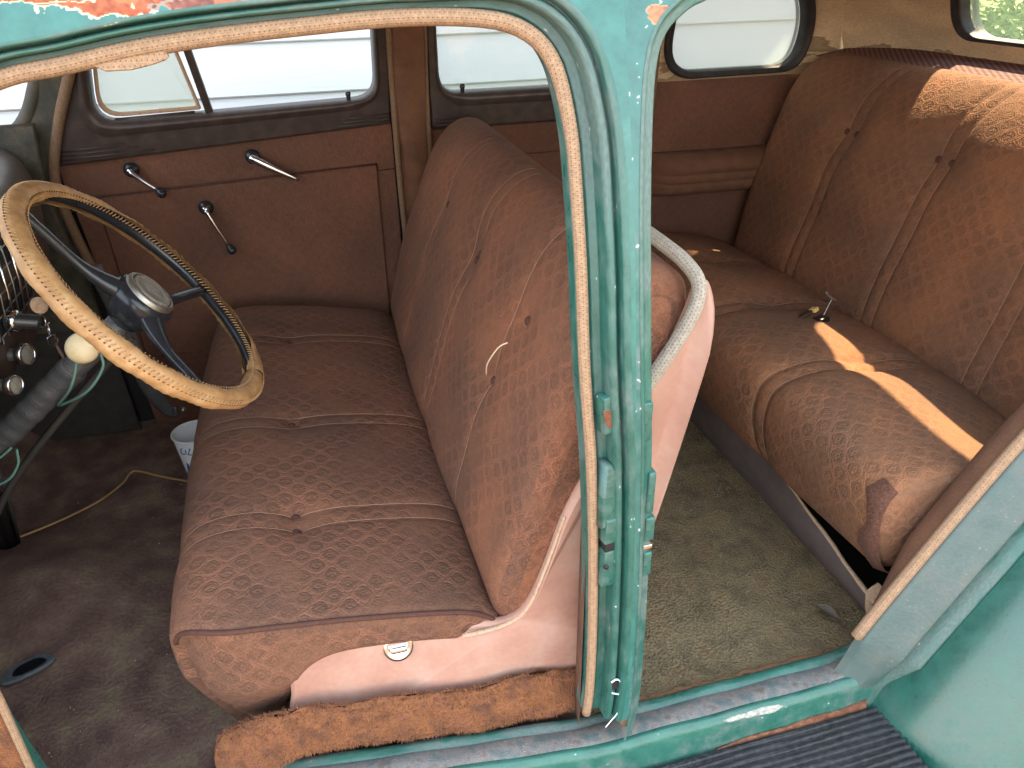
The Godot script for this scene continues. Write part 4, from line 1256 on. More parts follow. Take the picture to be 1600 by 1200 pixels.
func remap_uv(m: ArrayMesh, mode: int) -> ArrayMesh:
	# headlining texture: u along the wall, v measured down from 1.62
	var md := MeshDataTool.new()
	md.create_from_surface(m, 0)
	for i in md.get_vertex_count():
		var p := md.get_vertex(i)
		var u := 0.0
		if mode == 1: u = p.x * 0.5
		else: u = 0.02 + p.z + 1.30
		md.set_vertex_uv(i, Vector2(u, 1.62 - p.y))
	var out := ArrayMesh.new()
	md.commit_to_surface(out)
	return out

# ------------------------------------------------------------------ rear wall
func build_rear() -> void:
	var rw := part("rear_wall", car, "tan stained headlining round the rear window above a checked parcel shelf")
	var win := rounded_loop([Vector2(-0.945, 1.315), Vector2(-0.39, 1.315), Vector2(-0.40, 1.548), Vector2(-0.935, 1.548)], [0.06, 0.06, 0.06, 0.06], 9)
	var rub := []
	for p in win: rub.append(p + (p - Vector2(-0.67, 1.395)).normalized() * Vector2(0.026, 0.026))
	var out := match_loop(rub, [Vector2(-1.285, 1.16), Vector2(-0.055, 1.16), Vector2(-0.055, 1.57), Vector2(-1.285, 1.57)])
	# fine ring so that the curved corner follows the shell
	var prof := []
	for k in 13: prof.append([k / 12.0, 0.0])
	put("headlining", remap_uv(ring(rub, out, prof, rear_wall), 2), M.headlining, rw)
	put("window_rubber", ring(win, rub, [[0.0, -0.05], [0.0, 0.0], [0.15, 0.006], [0.4, 0.004], [0.55, 0.011], [0.85, 0.010], [1.0, -0.004]], rear_wall), M.rubber, rw, "dark rubber frame of the rear window")
	put("window_glass", slab(win, 0.005, func(p, d): return rear_wall(p, d - 0.03)), M.glass, rw)
	put("parcel_shelf", sheet([[Vector3(1.19, 1.245, -1.28), Vector3(1.19, 1.245, -0.06)], [Vector3(1.37, 1.276, -1.28), Vector3(1.37, 1.276, -0.06)]], [[Vector2(0, 0), Vector2(0, 1.22)], [Vector2(0.28, 0), Vector2(0.28, 1.22)]]), M.shelf, rw)
	put("outer_skin", sheet([[Vector3(1.44, 0.4, -1.34), Vector3(1.75, 0.4, -0.67), Vector3(1.44, 0.4, 0.0)], [Vector3(1.42, 1.0, -1.34), Vector3(1.60, 1.0, -0.67), Vector3(1.42, 1.0, 0.0)], [Vector3(1.41, 1.27, -1.30), Vector3(1.41, 1.27, -0.67), Vector3(1.41, 1.27, -0.04)]], []), M.paint_skin, rw)

# ------------------------------------------------------------------ floor
func build_floor() -> void:
	var f := part("floor", car, "worn carpeted floor")
	var g := FastNoiseLite.new()
	g.seed = 4; g.frequency = 4.0; g.fractal_octaves = 4
	# front: dark worn mat, toe board rising forward, tunnel hump
	var rows := []
	var uvs := []
	for i in 61:
		var x := lerpf(-1.20, 0.15, i / 60.0)
		var row := []
		var uv := []
		for j in 61:
			var z := lerpf(-1.345, -0.10, j / 60.0)
			var y := 0.40 + 0.012 * g.get_noise_2d(x, z) + 0.05 * exp(-pow((z + 0.68) / 0.16, 2.0)) * smoothstep(-0.5, -0.8, x)
			if x < -0.92: y += (-0.92 - x) * 1.1
			row.append(Vector3(x, y, z)); uv.append(Vector2(x, z))
		rows.append(row); uvs.append(uv)
	put("front_carpet", sheet(rows, uvs), M.carpet_dark, f, "dark brown front carpet littered with crumbs")
	# worn-through pedal openings
	for s in [[Vector3(-0.832, 0.418, -0.590), 0.046, 0.040], [Vector3(-0.775, 0.416, -0.475), 0.042, 0.024]]:
		var patch := []
		for k in 18:
			var a := TAU * k / 18.0
			patch.append(Vector2(cos(a) * s[1] * (1.0 + 0.12 * sin(a * 3.0)), sin(a) * s[2] * (1.0 + 0.15 * cos(a * 2.0))))
		var o := put("floor_grommet", slab(patch, 0.008, func(p, d): return Vector3(p.x, d, p.y), 0.002), M.hub_dark, f)
		o.position = s[0]; o.rotation_degrees = Vector3(0, 25, 0)
		var inner := []
		for p in patch: inner.append(p * 0.62)
		var o2 := put("grommet_hole", slab(inner, 0.002, func(p, d): return Vector3(p.x, d, p.y)), M.black, f)
		o2.position = s[0] + Vector3(0.004, 0.0065, 0); o2.rotation_degrees = Vector3(0, 25, 0)
	# rear: olive carpet
	rows = []; uvs = []
	for i in 41:
		var x := lerpf(0.10, 0.70, i / 40.0)
		var row := []
		var uv := []
		for j in 71:
			var z := lerpf(-1.29, -0.066, j / 70.0)
			var y := 0.448 + 0.008 * g.get_noise_2d(x * 1.5, z * 1.5) + 0.014 * smoothstep(-0.12, -0.066, z)
			row.append(Vector3(x, y, z)); uv.append(Vector2(x, z))
		rows.append(row); uvs.append(uv)
	put("rear_carpet", sheet(rows, uvs), M.carpet_olive, f, "threadbare olive rear carpet")
	var fr := []
	var frr := []
	for i in 40:
		fr.append(Vector3(lerpf(0.165, 0.555, i / 39.0), 0.466 + 0.004 * g.get_noise_2d(i * 0.3, 3.0), -0.080 - 0.010 * absf(g.get_noise_2d(i * 0.2, 9.0))))
		frr.append(0.0045 + 0.0035 * g.get_noise_2d(i * 0.35, 20.0))
	put("carpet_edge", tube_mesh(fr, frr, 8), M.frayed, f, "frayed tan edge of the rear carpet")
	tufts(f, "rear_carpet_pile", 26000, Vector2(0.15, -1.25), Vector2(0.69, -0.075), 0.449, 0.007, [Color(0.18, 0.14, 0.076), Color(0.26, 0.205, 0.115), Color(0.14, 0.105, 0.06)], g, 0.008, 1.5)
	tufts(f, "front_carpet_pile", 12000, Vector2(-0.90, -0.75), Vector2(-0.42, -0.19), 0.401, 0.005, [Color(0.15, 0.09, 0.07), Color(0.19, 0.125, 0.098), Color(0.23, 0.18, 0.125)], g, 0.012, 1.0)
	put("underside", sheet([[Vector3(-1.2, 0.34, -1.36), Vector3(-1.2, 0.34, -0.01)], [Vector3(1.7, 0.34, -1.36), Vector3(1.7, 0.34, -0.01)]], []), M.dark, f)
	put("toe_board", sheet([[Vector3(-1.16, 0.62, -1.33), Vector3(-1.16, 0.62, -0.02)], [Vector3(-1.22, 0.9, -1.33), Vector3(-1.22, 0.9, -0.02)], [Vector3(-1.1, 1.12, -1.33), Vector3(-1.1, 1.12, -0.02)]], []), M.dark, f)
	put("far_kick_panel", slab([Vector2(-0.70, 0.40), Vector2(-0.72, 0.95), Vector2(-0.76, 1.10), Vector2(-1.2, 1.10), Vector2(-1.2, 0.40)], 0.012, func(p, d): return far(p, d - 0.006), 0.003), M.grey_trim, f)

func tufts(parent: Node3D, called: String, count: int, lo: Vector2, hi: Vector2, y: float, tall: float, tones: Array, g: FastNoiseLite, amp: float, sc: float) -> void:
	var st := tool_new()
	st.set_normal(Vector3.UP)
	for v in [Vector3(-0.0007, 0, 0), Vector3(0.0007, 0, 0), Vector3(0.0003, 1.0, 0.35)]:
		st.add_vertex(v)
	st.generate_normals()
	var mm := MultiMesh.new()
	mm.transform_format = MultiMesh.TRANSFORM_3D
	mm.use_colors = true
	mm.mesh = st.commit()
	mm.instance_count = count
	var r := RandomNumberGenerator.new()
	r.seed = count
	for i in count:
		var x := r.randf_range(lo.x, hi.x)
		var z := r.randf_range(lo.y, hi.y)
		var h := tall * r.randf_range(0.4, 1.1)
		var b := Basis(Vector3.UP, r.randf() * TAU) * Basis.from_scale(Vector3(1.0, h, h * r.randf_range(0.5, 2.2)))
		mm.set_instance_transform(i, Transform3D(b, Vector3(x, y + amp * g.get_noise_2d(x * sc, z * sc) - 0.0015, z)))
		mm.set_instance_color(i, tones[r.randi() % tones.size()] * r.randf_range(0.8, 1.25))
	var m := plain(Color.WHITE, 1.0)
	m.vertex_color_use_as_albedo = true
	var o := MultiMeshInstance3D.new()
	o.name = called
	o.multimesh = mm
	o.material_override = m
	parent.add_child(o, true)
	tag(o, "", "", "", "stuff")

# ------------------------------------------------------------------ seats
func gauss(a: float, w: float) -> float:
	return exp(-a * a / (w * w))

func build_front_seat() -> void:
	var s := part("front_seat", car, "brown figured mohair front bench seat with tufted buttons")
	# cushion
	var prof := resample(catmull([Vector2(0.065, 0.615), Vector2(0.012, 0.648), Vector2(-0.030, 0.684), Vector2(-0.08, 0.703), Vector2(-0.18, 0.722), Vector2(-0.28, 0.738), Vector2(-0.36, 0.748), Vector2(-0.413, 0.738), Vector2(-0.440, 0.705), Vector2(-0.442, 0.65), Vector2(-0.430, 0.57), Vector2(-0.412, 0.48), Vector2(-0.400, 0.43), Vector2(-0.36, 0.425), Vector2(-0.335, 0.47), Vector2(-0.305, 0.56), Vector2(-0.288, 0.625), Vector2(-0.24, 0.662), Vector2(-0.15, 0.655), Vector2(-0.05, 0.632), Vector2(0.05, 0.590)], 8, true), 200, true)
	var seams := [-0.325, -0.362, -0.615, -0.650, -0.985, -1.022]
	var btn := [[-0.362, -0.272], [-0.325, -0.268], [-0.632, -0.270], [-1.003, -0.268]]
	var dent := func(p: Vector2, z: float) -> float:
		var fade := 1.0 if p.x < -0.40 else smoothstep(0.64, 0.68, p.y)
		if fade <= 0.0: return 0.0
		var d := 0.0
		for b in btn: d += 0.008 * gauss(Vector2(z - b[0], p.x - b[1]).length(), 0.040) + 0.006 * gauss(Vector2(z - b[0], p.x - b[1]).length(), 0.012)
		for q in seams: d += 0.0030 * gauss(z - q, 0.006)
		d += 0.0025 * gauss(z - 0.5 * (seams[0] + seams[1]), 0.04) + 0.002 * gauss(z - 0.5 * (seams[2] + seams[3]), 0.04) + 0.002 * gauss(z - 0.5 * (seams[4] + seams[5]), 0.04)
		# crown of the cushion
		d -= 0.014 * (1.0 - pow((z + 0.67) / 0.56, 4.0))
		d += 0.0015 * sin(z * 17.0 + p.x * 9.0) * sin(p.x * 14.0 + 1.0)
		return d * fade
	var taper := func(p: Vector2) -> float: return maxf(0.0, 0.63 - p.y) * 0.55 + 0.040 * pow(maxf(0.0, (-0.34 - p.x) / 0.09), 2.0)
	M.cloth_cushion = upholstery(1.2, 1.42, 101, Color(0.428, 0.292, 0.216), 850.0, 1.0, 0.12)
	put("cushion", padded(prof, -1.225, -0.122, 0.016, 200, dent, taper), M.cloth_cushion, s)
	var top0 := nearest(prof, Vector2(-0.02, 0.678))
	var top1 := nearest(prof, Vector2(-0.448, 0.60))
	for q in seams:
		put("seam_thread", tube_mesh(skin_line(prof, dent, top0, top1, func(p): return q + 0.003 * sin(p.x * 11.0), 0.0004), 0.00055, 5), M.thread, s)
	for b in btn:
		var o := put("button", button_mesh(), M.cloth_button, s)
		o.transform = skin_frame(prof, dent, Vector2(b[1], 0.735), b[0], 0.0)
	# piping along the near top edge
	var pipe := skin_line(prof, func(p, z): return 0.0035 + dent.call(p, -0.128), nearest(prof, Vector2(0.03, 0.67)), nearest(prof, Vector2(-0.449, 0.70)), func(p): return -0.1245 - taper.call(p), 0.0)
	put("piping", tube_mesh(pipe, 0.0036, 8), M.cloth_button, s)
	# backrest
	var bp := resample(catmull([Vector2(0.000, 0.640), Vector2(-0.010, 0.70), Vector2(-0.003, 0.745), Vector2(0.014, 0.80), Vector2(0.040, 0.89), Vector2(0.074, 0.98), Vector2(0.112, 1.07), Vector2(0.150, 1.130), Vector2(0.195, 1.160), Vector2(0.238, 1.158), Vector2(0.266, 1.130), Vector2(0.258, 1.06), Vector2(0.236, 0.94), Vector2(0.208, 0.80), Vector2(0.175, 0.66), Vector2(0.150, 0.57), Vector2(0.10, 0.56), Vector2(0.03, 0.60)], 8, true), 200, true)
	var bs := [-0.352, -0.595, -0.632, -0.880, -0.917]
	var bb := [[-0.352, 0.055, 0.93], [-0.312, 0.100, 1.04], [-0.614, 0.092, 1.025], [-0.605, 0.100, 1.04], [-0.898, 0.100, 1.045]]
	var bdent := func(p: Vector2, z: float) -> float:
		var fade := 1.0 - smoothstep(0.06, 0.13, p.x - (p.y - 0.6) * 0.22)
		if fade <= 0.0: return 0.0
		var d := 0.0
		for b in bb: d += 0.008 * gauss(Vector3(z - b[0], p.x - b[1], p.y - b[2]).length(), 0.05) + 0.005 * gauss(Vector3(z - b[0], p.x - b[1], p.y - b[2]).length(), 0.012)
		for q in bs: d += 0.0030 * gauss(z - q, 0.006)
		d += 0.003 * gauss(z + 0.614, 0.05) + 0.003 * gauss(z + 0.898, 0.05) + 0.002 * gauss(z + 0.335, 0.05)
		d -= 0.022 * (1.0 - pow((z + 0.67) / 0.56, 2.0)) * smoothstep(0.62, 0.75, p.y)
		d += 0.0018 * sin(z * 15.0 + p.y * 8.0) * sin(p.y * 13.0)
		return d * fade
	# the far shoulder slopes down, the near one is rounded
	M.cloth_back = upholstery(1.2, 1.42, 131, Color(0.446, 0.294, 0.212), 850.0, 0.85, 0.2)
	var sh := func(p: Vector2) -> float: return 0.03 * smoothstep(1.0, 1.16, p.y)
	put("backrest", padded(bp, -1.225, -0.118, 0.034, 200, bdent, sh), M.cloth_back, s)
	var b0 := nearest(bp, Vector2(-0.004, 0.70))
	var b1 := nearest(bp, Vector2(0.205, 1.162))
	for q in bs:
		put("seam_thread", tube_mesh(skin_line(bp, bdent, b0, b1, func(p): return q, 0.0004), 0.00055, 5), M.thread, s)
	for b in bb:
		var o := put("button", button_mesh(), M.cloth_button, s)
		o.transform = skin_frame(bp, bdent, Vector2(b[1], b[2]), b[0], 0.0)
	# painted metal side shell
	var shell := [Vector2(-0.305, 0.52), Vector2(-0.304, 0.60), Vector2(-0.294, 0.655), Vector2(-0.262, 0.684), Vector2(-0.20, 0.692), Vector2(-0.10, 0.680), Vector2(-0.03, 0.670), Vector2(0.005, 0.672), Vector2(0.035, 0.70), Vector2(0.060, 0.76), Vector2(0.085, 0.84), Vector2(0.112, 0.898), Vector2(0.148, 0.960), Vector2(0.186, 1.024), Vector2(0.224, 1.079), Vector2(0.250, 1.121), Vector2(0.262, 1.146), Vector2(0.276, 1.148), Vector2(0.284, 1.115), Vector2(0.276, 1.06), Vector2(0.254, 0.95), Vector2(0.226, 0.82), Vector2(0.195, 0.70), Vector2(0.165, 0.60), Vector2(0.150, 0.55), Vector2(0.12, 0.535), Vector2(0.0, 0.53), Vector2(-0.15, 0.52)]
	put("side_shell", slab(catmull(shell, 3, true), 0.020, func(p, d): return Vector3(p.x, p.y, -0.144 + 0.020 * smoothstep(-0.06, 0.03, p.x) + d - 0.026 * smoothstep(1.05, 1.16, p.y)), 0.005), M.pink, s, "pale pink painted side shell of the front seat")
	# fold of loose lining along the lower backrest edge
	put("lining_edge", tube_mesh(catmull([Vector3(-0.06, 0.662, -0.112), Vector3(0.0, 0.668, -0.110), Vector3(0.035, 0.695, -0.108), Vector3(0.062, 0.765, -0.108), Vector3(0.088, 0.845, -0.110)], 6), 0.004, 8, 0.6), M.tan_strip, s)
	# grey cord finishing the near top corner
	var cp := [Vector3(0.115, 0.90, -0.106), Vector3(0.150, 0.962, -0.106), Vector3(0.188, 1.025, -0.107), Vector3(0.226, 1.080, -0.110), Vector3(0.252, 1.122, -0.117), Vector3(0.262, 1.148, -0.132), Vector3(0.256, 1.166, -0.162), Vector3(0.246, 1.176, -0.205), Vector3(0.238, 1.182, -0.27), Vector3(0.234, 1.188, -0.36), Vector3(0.232, 1.192, -0.50)]
	put("cording", tube_mesh(catmull(cp, 5), 0.0095, 12), M.lace_grey, s, "grey dotted cord round the shoulder of the front seat")
	# chrome seat adjuster knob
	var kn := part("adjuster_knob", s, "small chrome adjuster knob")
	var d0 := put("bezel", lathe_mesh([Vector2(0.0, 0.004), Vector2(0.013, 0.004), Vector2(0.0165, 0.006), Vector2(0.0205, 0.005), Vector2(0.022, 0.0), Vector2(0.022, -0.004)], 28), M.chrome, kn)
	d0.transform = facing(Vector3(0, 0.35, 1), Vector3(-0.150, 0.655, -0.1260))
	var d1 := xbox("grip", Vector3(-0.150, 0.655, -0.1195), Vector3(0.024, 0.009, 0.008), 0.003, M.chrome, kn)
	d1.rotation_degrees = Vector3(-18, 0, 0)
	# rust coloured carpet strip along the seat base
	var rows := []
	var uvs := []
	var g := FastNoiseLite.new()
	g.seed = 6; g.frequency = 9.0; g.fractal_octaves = 3
	var strip := []
	for k in 25:
		var t := k / 24.0
		strip.append(t)
	for i in 81:
		var x := lerpf(-0.425, 0.118, i / 80.0)
		var e := smoothstep(-0.28, -0.42, x)
		var row := []
		var uv := []
		var wave := 0.005 * sin(x * 19.0) + 0.004 * sin(x * 41.0 + 1.0) + 0.010 * gauss(x + 0.36, 0.035)
		var topp := Vector2(-0.098 - e * 0.045, wave + lerpf(0.598 - (x + 0.28) * 0.115, 0.545, e))
		var bot := Vector2(-0.078 - e * 0.018 + minf(0.0, (x - 0.1) * 0.05), -0.006 * sin(x * 14.0 + 2.0) + lerpf(0.498 - x * 0.05, 0.452, e))
		for k in 25:
			var a := TAU * k / 24.0
			var c := (topp + bot) * 0.5
			var ax := (topp - bot) * 0.5
			var nn := Vector2(-ax.y, ax.x).normalized() * -1.0
			var th := 0.013 + 0.012 * e + 0.004 * g.get_noise_2d(x * 1.3, k * 0.03)
			var endk := sqrt(clampf(1.0 - pow(maxf(0.0, (-0.395 - x) / 0.032), 2.0), 0.0, 1.0))
			var p := c + (ax * signf(cos(a)) * pow(absf(cos(a)), 0.7) + nn * th * sin(a)) * endk
			p += Vector2(g.get_noise_2d(x * 2.0, k * 0.05 + 5.0), g.get_noise_2d(x * 2.0, k * 0.05 + 9.0)) * 0.006
			row.append(Vector3(x, p.y, p.x)); uv.append(Vector2(x, k * 0.008))
		rows.append(row); uvs.append(uv)
	put("base_carpet", sheet(rows, uvs), M.carpet_rust, s, "fuzzy rust-orange carpet strip along the base of the front seat")
	# its pile
	var st := tool_new()
	for v in [Vector3(-0.0005, 0, 0), Vector3(0.0005, 0, 0), Vector3(0.0, 1.0, 0.0)]: st.add_vertex(v)
	st.generate_normals()
	var mm := MultiMesh.new()
	mm.transform_format = MultiMesh.TRANSFORM_3D
	mm.use_colors = true
	mm.mesh = st.commit()
	mm.instance_count = 14000
	var r := RandomNumberGenerator.new()
	r.seed = 77
	var tones := [Color(0.17, 0.075, 0.032), Color(0.235, 0.10, 0.036), Color(0.13, 0.055, 0.028), Color(0.22, 0.09, 0.055)]
	for i in 14000:
		var a := r.randi_range(1, 79)
		var b := r.randi_range(0, 23)
		var fu := r.randf(); var fv := r.randf()
		var p: Vector3 = rows[a][b].lerp(rows[a][b + 1], fv).lerp(rows[a + 1][b].lerp(rows[a + 1][b + 1], fv), fu)
		var t1: Vector3 = rows[a + 1][b] - rows[a][b]
		var t2: Vector3 = rows[a][b + 1] - rows[a][b]
		var n := t1.cross(t2).normalized()
		var mid := Vector3(p.x, (rows[a][0].y + rows[a][12].y) * 0.5, (rows[a][0].z + rows[a][12].z) * 0.5)
		if n.dot(p - mid) < 0: n = -n
		n = (n + Vector3(r.randfn(), r.randfn() - 0.5, r.randfn()) * 0.35).normalized()
		var f := facing(n, p)
		mm.set_instance_transform(i, Transform3D(f.basis * Basis.from_scale(Vector3(1, r.randf_range(0.003, 0.007), 1)), p))
		mm.set_instance_color(i, tones[r.randi() % 4] * r.randf_range(0.8, 1.3))
	var m := plain(Color.WHITE, 1.0)
	m.vertex_color_use_as_albedo = true
	var o := MultiMeshInstance3D.new()
	o.name = "carpet_pile"
	o.multimesh = mm
	o.material_override = m
	s.add_child(o, true)
	tag(o, "", "", "", "stuff")

func build_rear_seat() -> void:
	var s := part("rear_seat", car, "brown figured mohair rear bench seat with sun falling across it")
	var prof := resample(catmull([Vector2(1.08, 0.690), Vector2(1.015, 0.720), Vector2(0.975, 0.757), Vector2(0.92, 0.778), Vector2(0.85, 0.795), Vector2(0.76, 0.810), Vector2(0.675, 0.806), Vector2(0.611, 0.786), Vector2(0.593, 0.735), Vector2(0.602, 0.672), Vector2(0.625, 0.618), Vector2(0.664, 0.598), Vector2(0.75, 0.60), Vector2(0.90, 0.59), Vector2(1.06, 0.60)], 8, true), 190, true)
	var seams := [-0.415, -0.452, -0.712, -0.750, -1.01, -1.047]
	var dent := func(p: Vector2, z: float) -> float:
		var fade := 1.0 if p.x < 0.64 else smoothstep(0.62, 0.68, p.y)
		if fade <= 0.0: return 0.0
		var d := 0.0
		for q in [-0.433, -0.731, -1.028]:
			d += 0.016 * gauss(Vector2(z - q, p.x - 0.80).length(), 0.06)
			d += 0.006 * gauss(z - q, 0.045)
		for q in seams: d += 0.0045 * gauss(z - q, 0.0075)
		d -= 0.012 * (1.0 - pow((z + 0.67) / 0.6, 2.0))
		d += 0.003 * sin(z * 13.0 + p.x * 11.0) * sin(p.x * 15.0)
		# the near corner sags
		d += 0.018 * gauss(Vector2(z + 0.13, p.x - 0.85).length(), 0.16)
		return d * fade
	var none := func(p: Vector2) -> float: return 0.0
	M.cloth_rear = upholstery(1.2, 1.30, 151, Color(0.495, 0.346, 0.243), 850.0, 0.7, 0.25)
	put("cushion", padded(prof, -1.27, -0.086, 0.026, 200, dent, func(p): return maxf(0.0, 0.72 - p.y) * 0.12), M.cloth_rear, s)
	var a0 := nearest(prof, Vector2(0.98, 0.752))
	var a1 := nearest(prof, Vector2(0.66, 0.575))
	for q in seams:
		put("seam_thread", tube_mesh(skin_line(prof, dent, a0, a1, func(p): return q + 0.004 * sin(p.x * 9.0), 0.0004), 0.00055, 5), M.thread, s)
	# worn patch at the near front corner
	var worn := []
	for i in 9:
		var row := []
		for j in 7:
			var t := i / 8.0
			var pi_: int = int(lerpf(nearest(prof, Vector2(0.625, 0.770)), nearest(prof, Vector2(0.655, 0.58)), t))
			var zz := -0.092 - (j / 6.0) * (0.030 + 0.012 * sin(i * 1.7))
			var fr := skin_frame(prof, dent, prof[pi_], zz, 0.0036 - 0.013 * gauss(zz + 0.086, 0.012))
			row.append(fr.origin + Vector3(rng.randf_range(-1, 1), rng.randf_range(-1, 1), 0) * 0.0015)
		worn.append(row)
	put("worn_patch", sheet(worn, []), M.rust_cloth if M.has("rust_cloth") else mottled([Color(0.27, 0.175, 0.14), Color(0.36, 0.24, 0.19), Color(0.45, 0.31, 0.25)], 1.0, 0.05, 93, 0.02, 6.0), s, "frayed dark patch worn through at the near corner")
	# backrest
	var bp := resample(catmull([Vector2(0.995, 0.70), Vector2(0.992, 0.76), Vector2(1.005, 0.84), Vector2(1.030, 0.94), Vector2(1.056, 1.04), Vector2(1.082, 1.115), Vector2(1.108, 1.175), Vector2(1.145, 1.225), Vector2(1.195, 1.256), Vector2(1.250, 1.250), Vector2(1.28, 1.18), Vector2(1.26, 0.95), Vector2(1.22, 0.74), Vector2(1.15, 0.68), Vector2(1.06, 0.67)], 8, true), 200, true)
	var bs := [-0.325, -0.362, -0.627, -0.664, -0.930, -0.967]
	var bb := []
	for q in bs: bb.append([q, 1.085, 1.118])
	var bdent := func(p: Vector2, z: float) -> float:
		var fade := smoothstep(1.26, 1.16, p.x)
		if fade <= 0.0: return 0.0
		var d := 0.0
		for b in [-0.3435, -0.6455, -0.9485]:
			d += 0.016 * gauss(Vector3(z - b, p.x - 1.085, p.y - 1.118).length(), 0.055)
			d += 0.007 * gauss(z - b, 0.05) * smoothstep(0.75, 1.0, p.y)
		for q in bs: d += 0.0042 * gauss(z - q, 0.007)
		d -= 0.020 * (1.0 - pow((z + 0.67) / 0.6, 2.0)) * smoothstep(1.26, 1.12, p.y)
		d += 0.004 * sin(z * 12.0 + p.y * 9.0) * sin(p.y * 14.0)
		return d * fade
	M.cloth_rear_back = upholstery(1.2, 1.42, 171, Color(0.492, 0.342, 0.245), 850.0, 0.7, 0.25)
	put("backrest", padded(bp, -1.27, -0.10, 0.045, 200, bdent, none), M.cloth_rear_back, s)
	var b0 := nearest(bp, Vector2(0.993, 0.74))
	var b1 := nearest(bp, Vector2(1.205, 1.262))
	for q in bs:
		put("seam_thread", tube_mesh(skin_line(bp, bdent, b0, b1, func(p): return q, 0.0004), 0.00055, 5), M.thread, s)
	for b in bb:
		var o := put("button", button_mesh(), M.cloth_button, s)
		o.transform = skin_frame(bp, bdent, Vector2(b[1], b[2]), b[0], 0.0)
	# heel panel under the cushion, with its loose bound edge
	var rows := []
	var uvs := []
	for i in 41:
		var z := lerpf(-1.28, -0.085, i / 40.0)
		var sag := 0.066 * smoothstep(-0.46, -0.13, z)
		var row := []
		var uv := []
		for k in 9:
			var t := k / 8.0
			row.append(Vector3(0.688 - 0.034 * t - 0.008 * sin(t * PI) + 0.004 * sin(z * 21.0) * t, lerpf(0.445, 0.592 - sag, t), z)); uv.append(Vector2(z, t * 0.13))
		rows.append(row); uvs.append(uv)
	put("heel_panel", sheet(rows, uvs), M.heel, s, "dark grey-brown heel panel below the rear cushion")
	var edge := []
	for i in 41: edge.append(rows[i][8] + Vector3(-0.001, 0.002, 0) + Vector3(rng.randf_range(-1, 1), rng.randf_range(-1, 1), 0) * 0.0012)
	var er := []
	for i in 41: er.append(0.0028 + 0.0022 * smoothstep(-0.45, -0.1, rows[i][8].z) + rng.randf_range(-0.0006, 0.0006))
	put("heel_binding", tube_mesh(edge, er, 8, 0.7), M.tan_strip, s, "pale frayed binding along the heel panel")
	put("torn_flap", slab([Vector2(0.0, 0.07), Vector2(0.008, 0.06), Vector2(0.012, 0.045), Vector2(0.018, 0.025), Vector2(0.016, 0.005), Vector2(0.008, -0.012), Vector2(0.002, -0.006), Vector2(-0.004, 0.02), Vector2(-0.007, 0.05)], 0.003, func(p, d): return Vector3(0.652 + p.x * 1.5 + d * 0.5, 0.478 + p.y * 1.25, -0.118 + p.x * 1.2 + d), 0.0008), M.tan_strip, s)

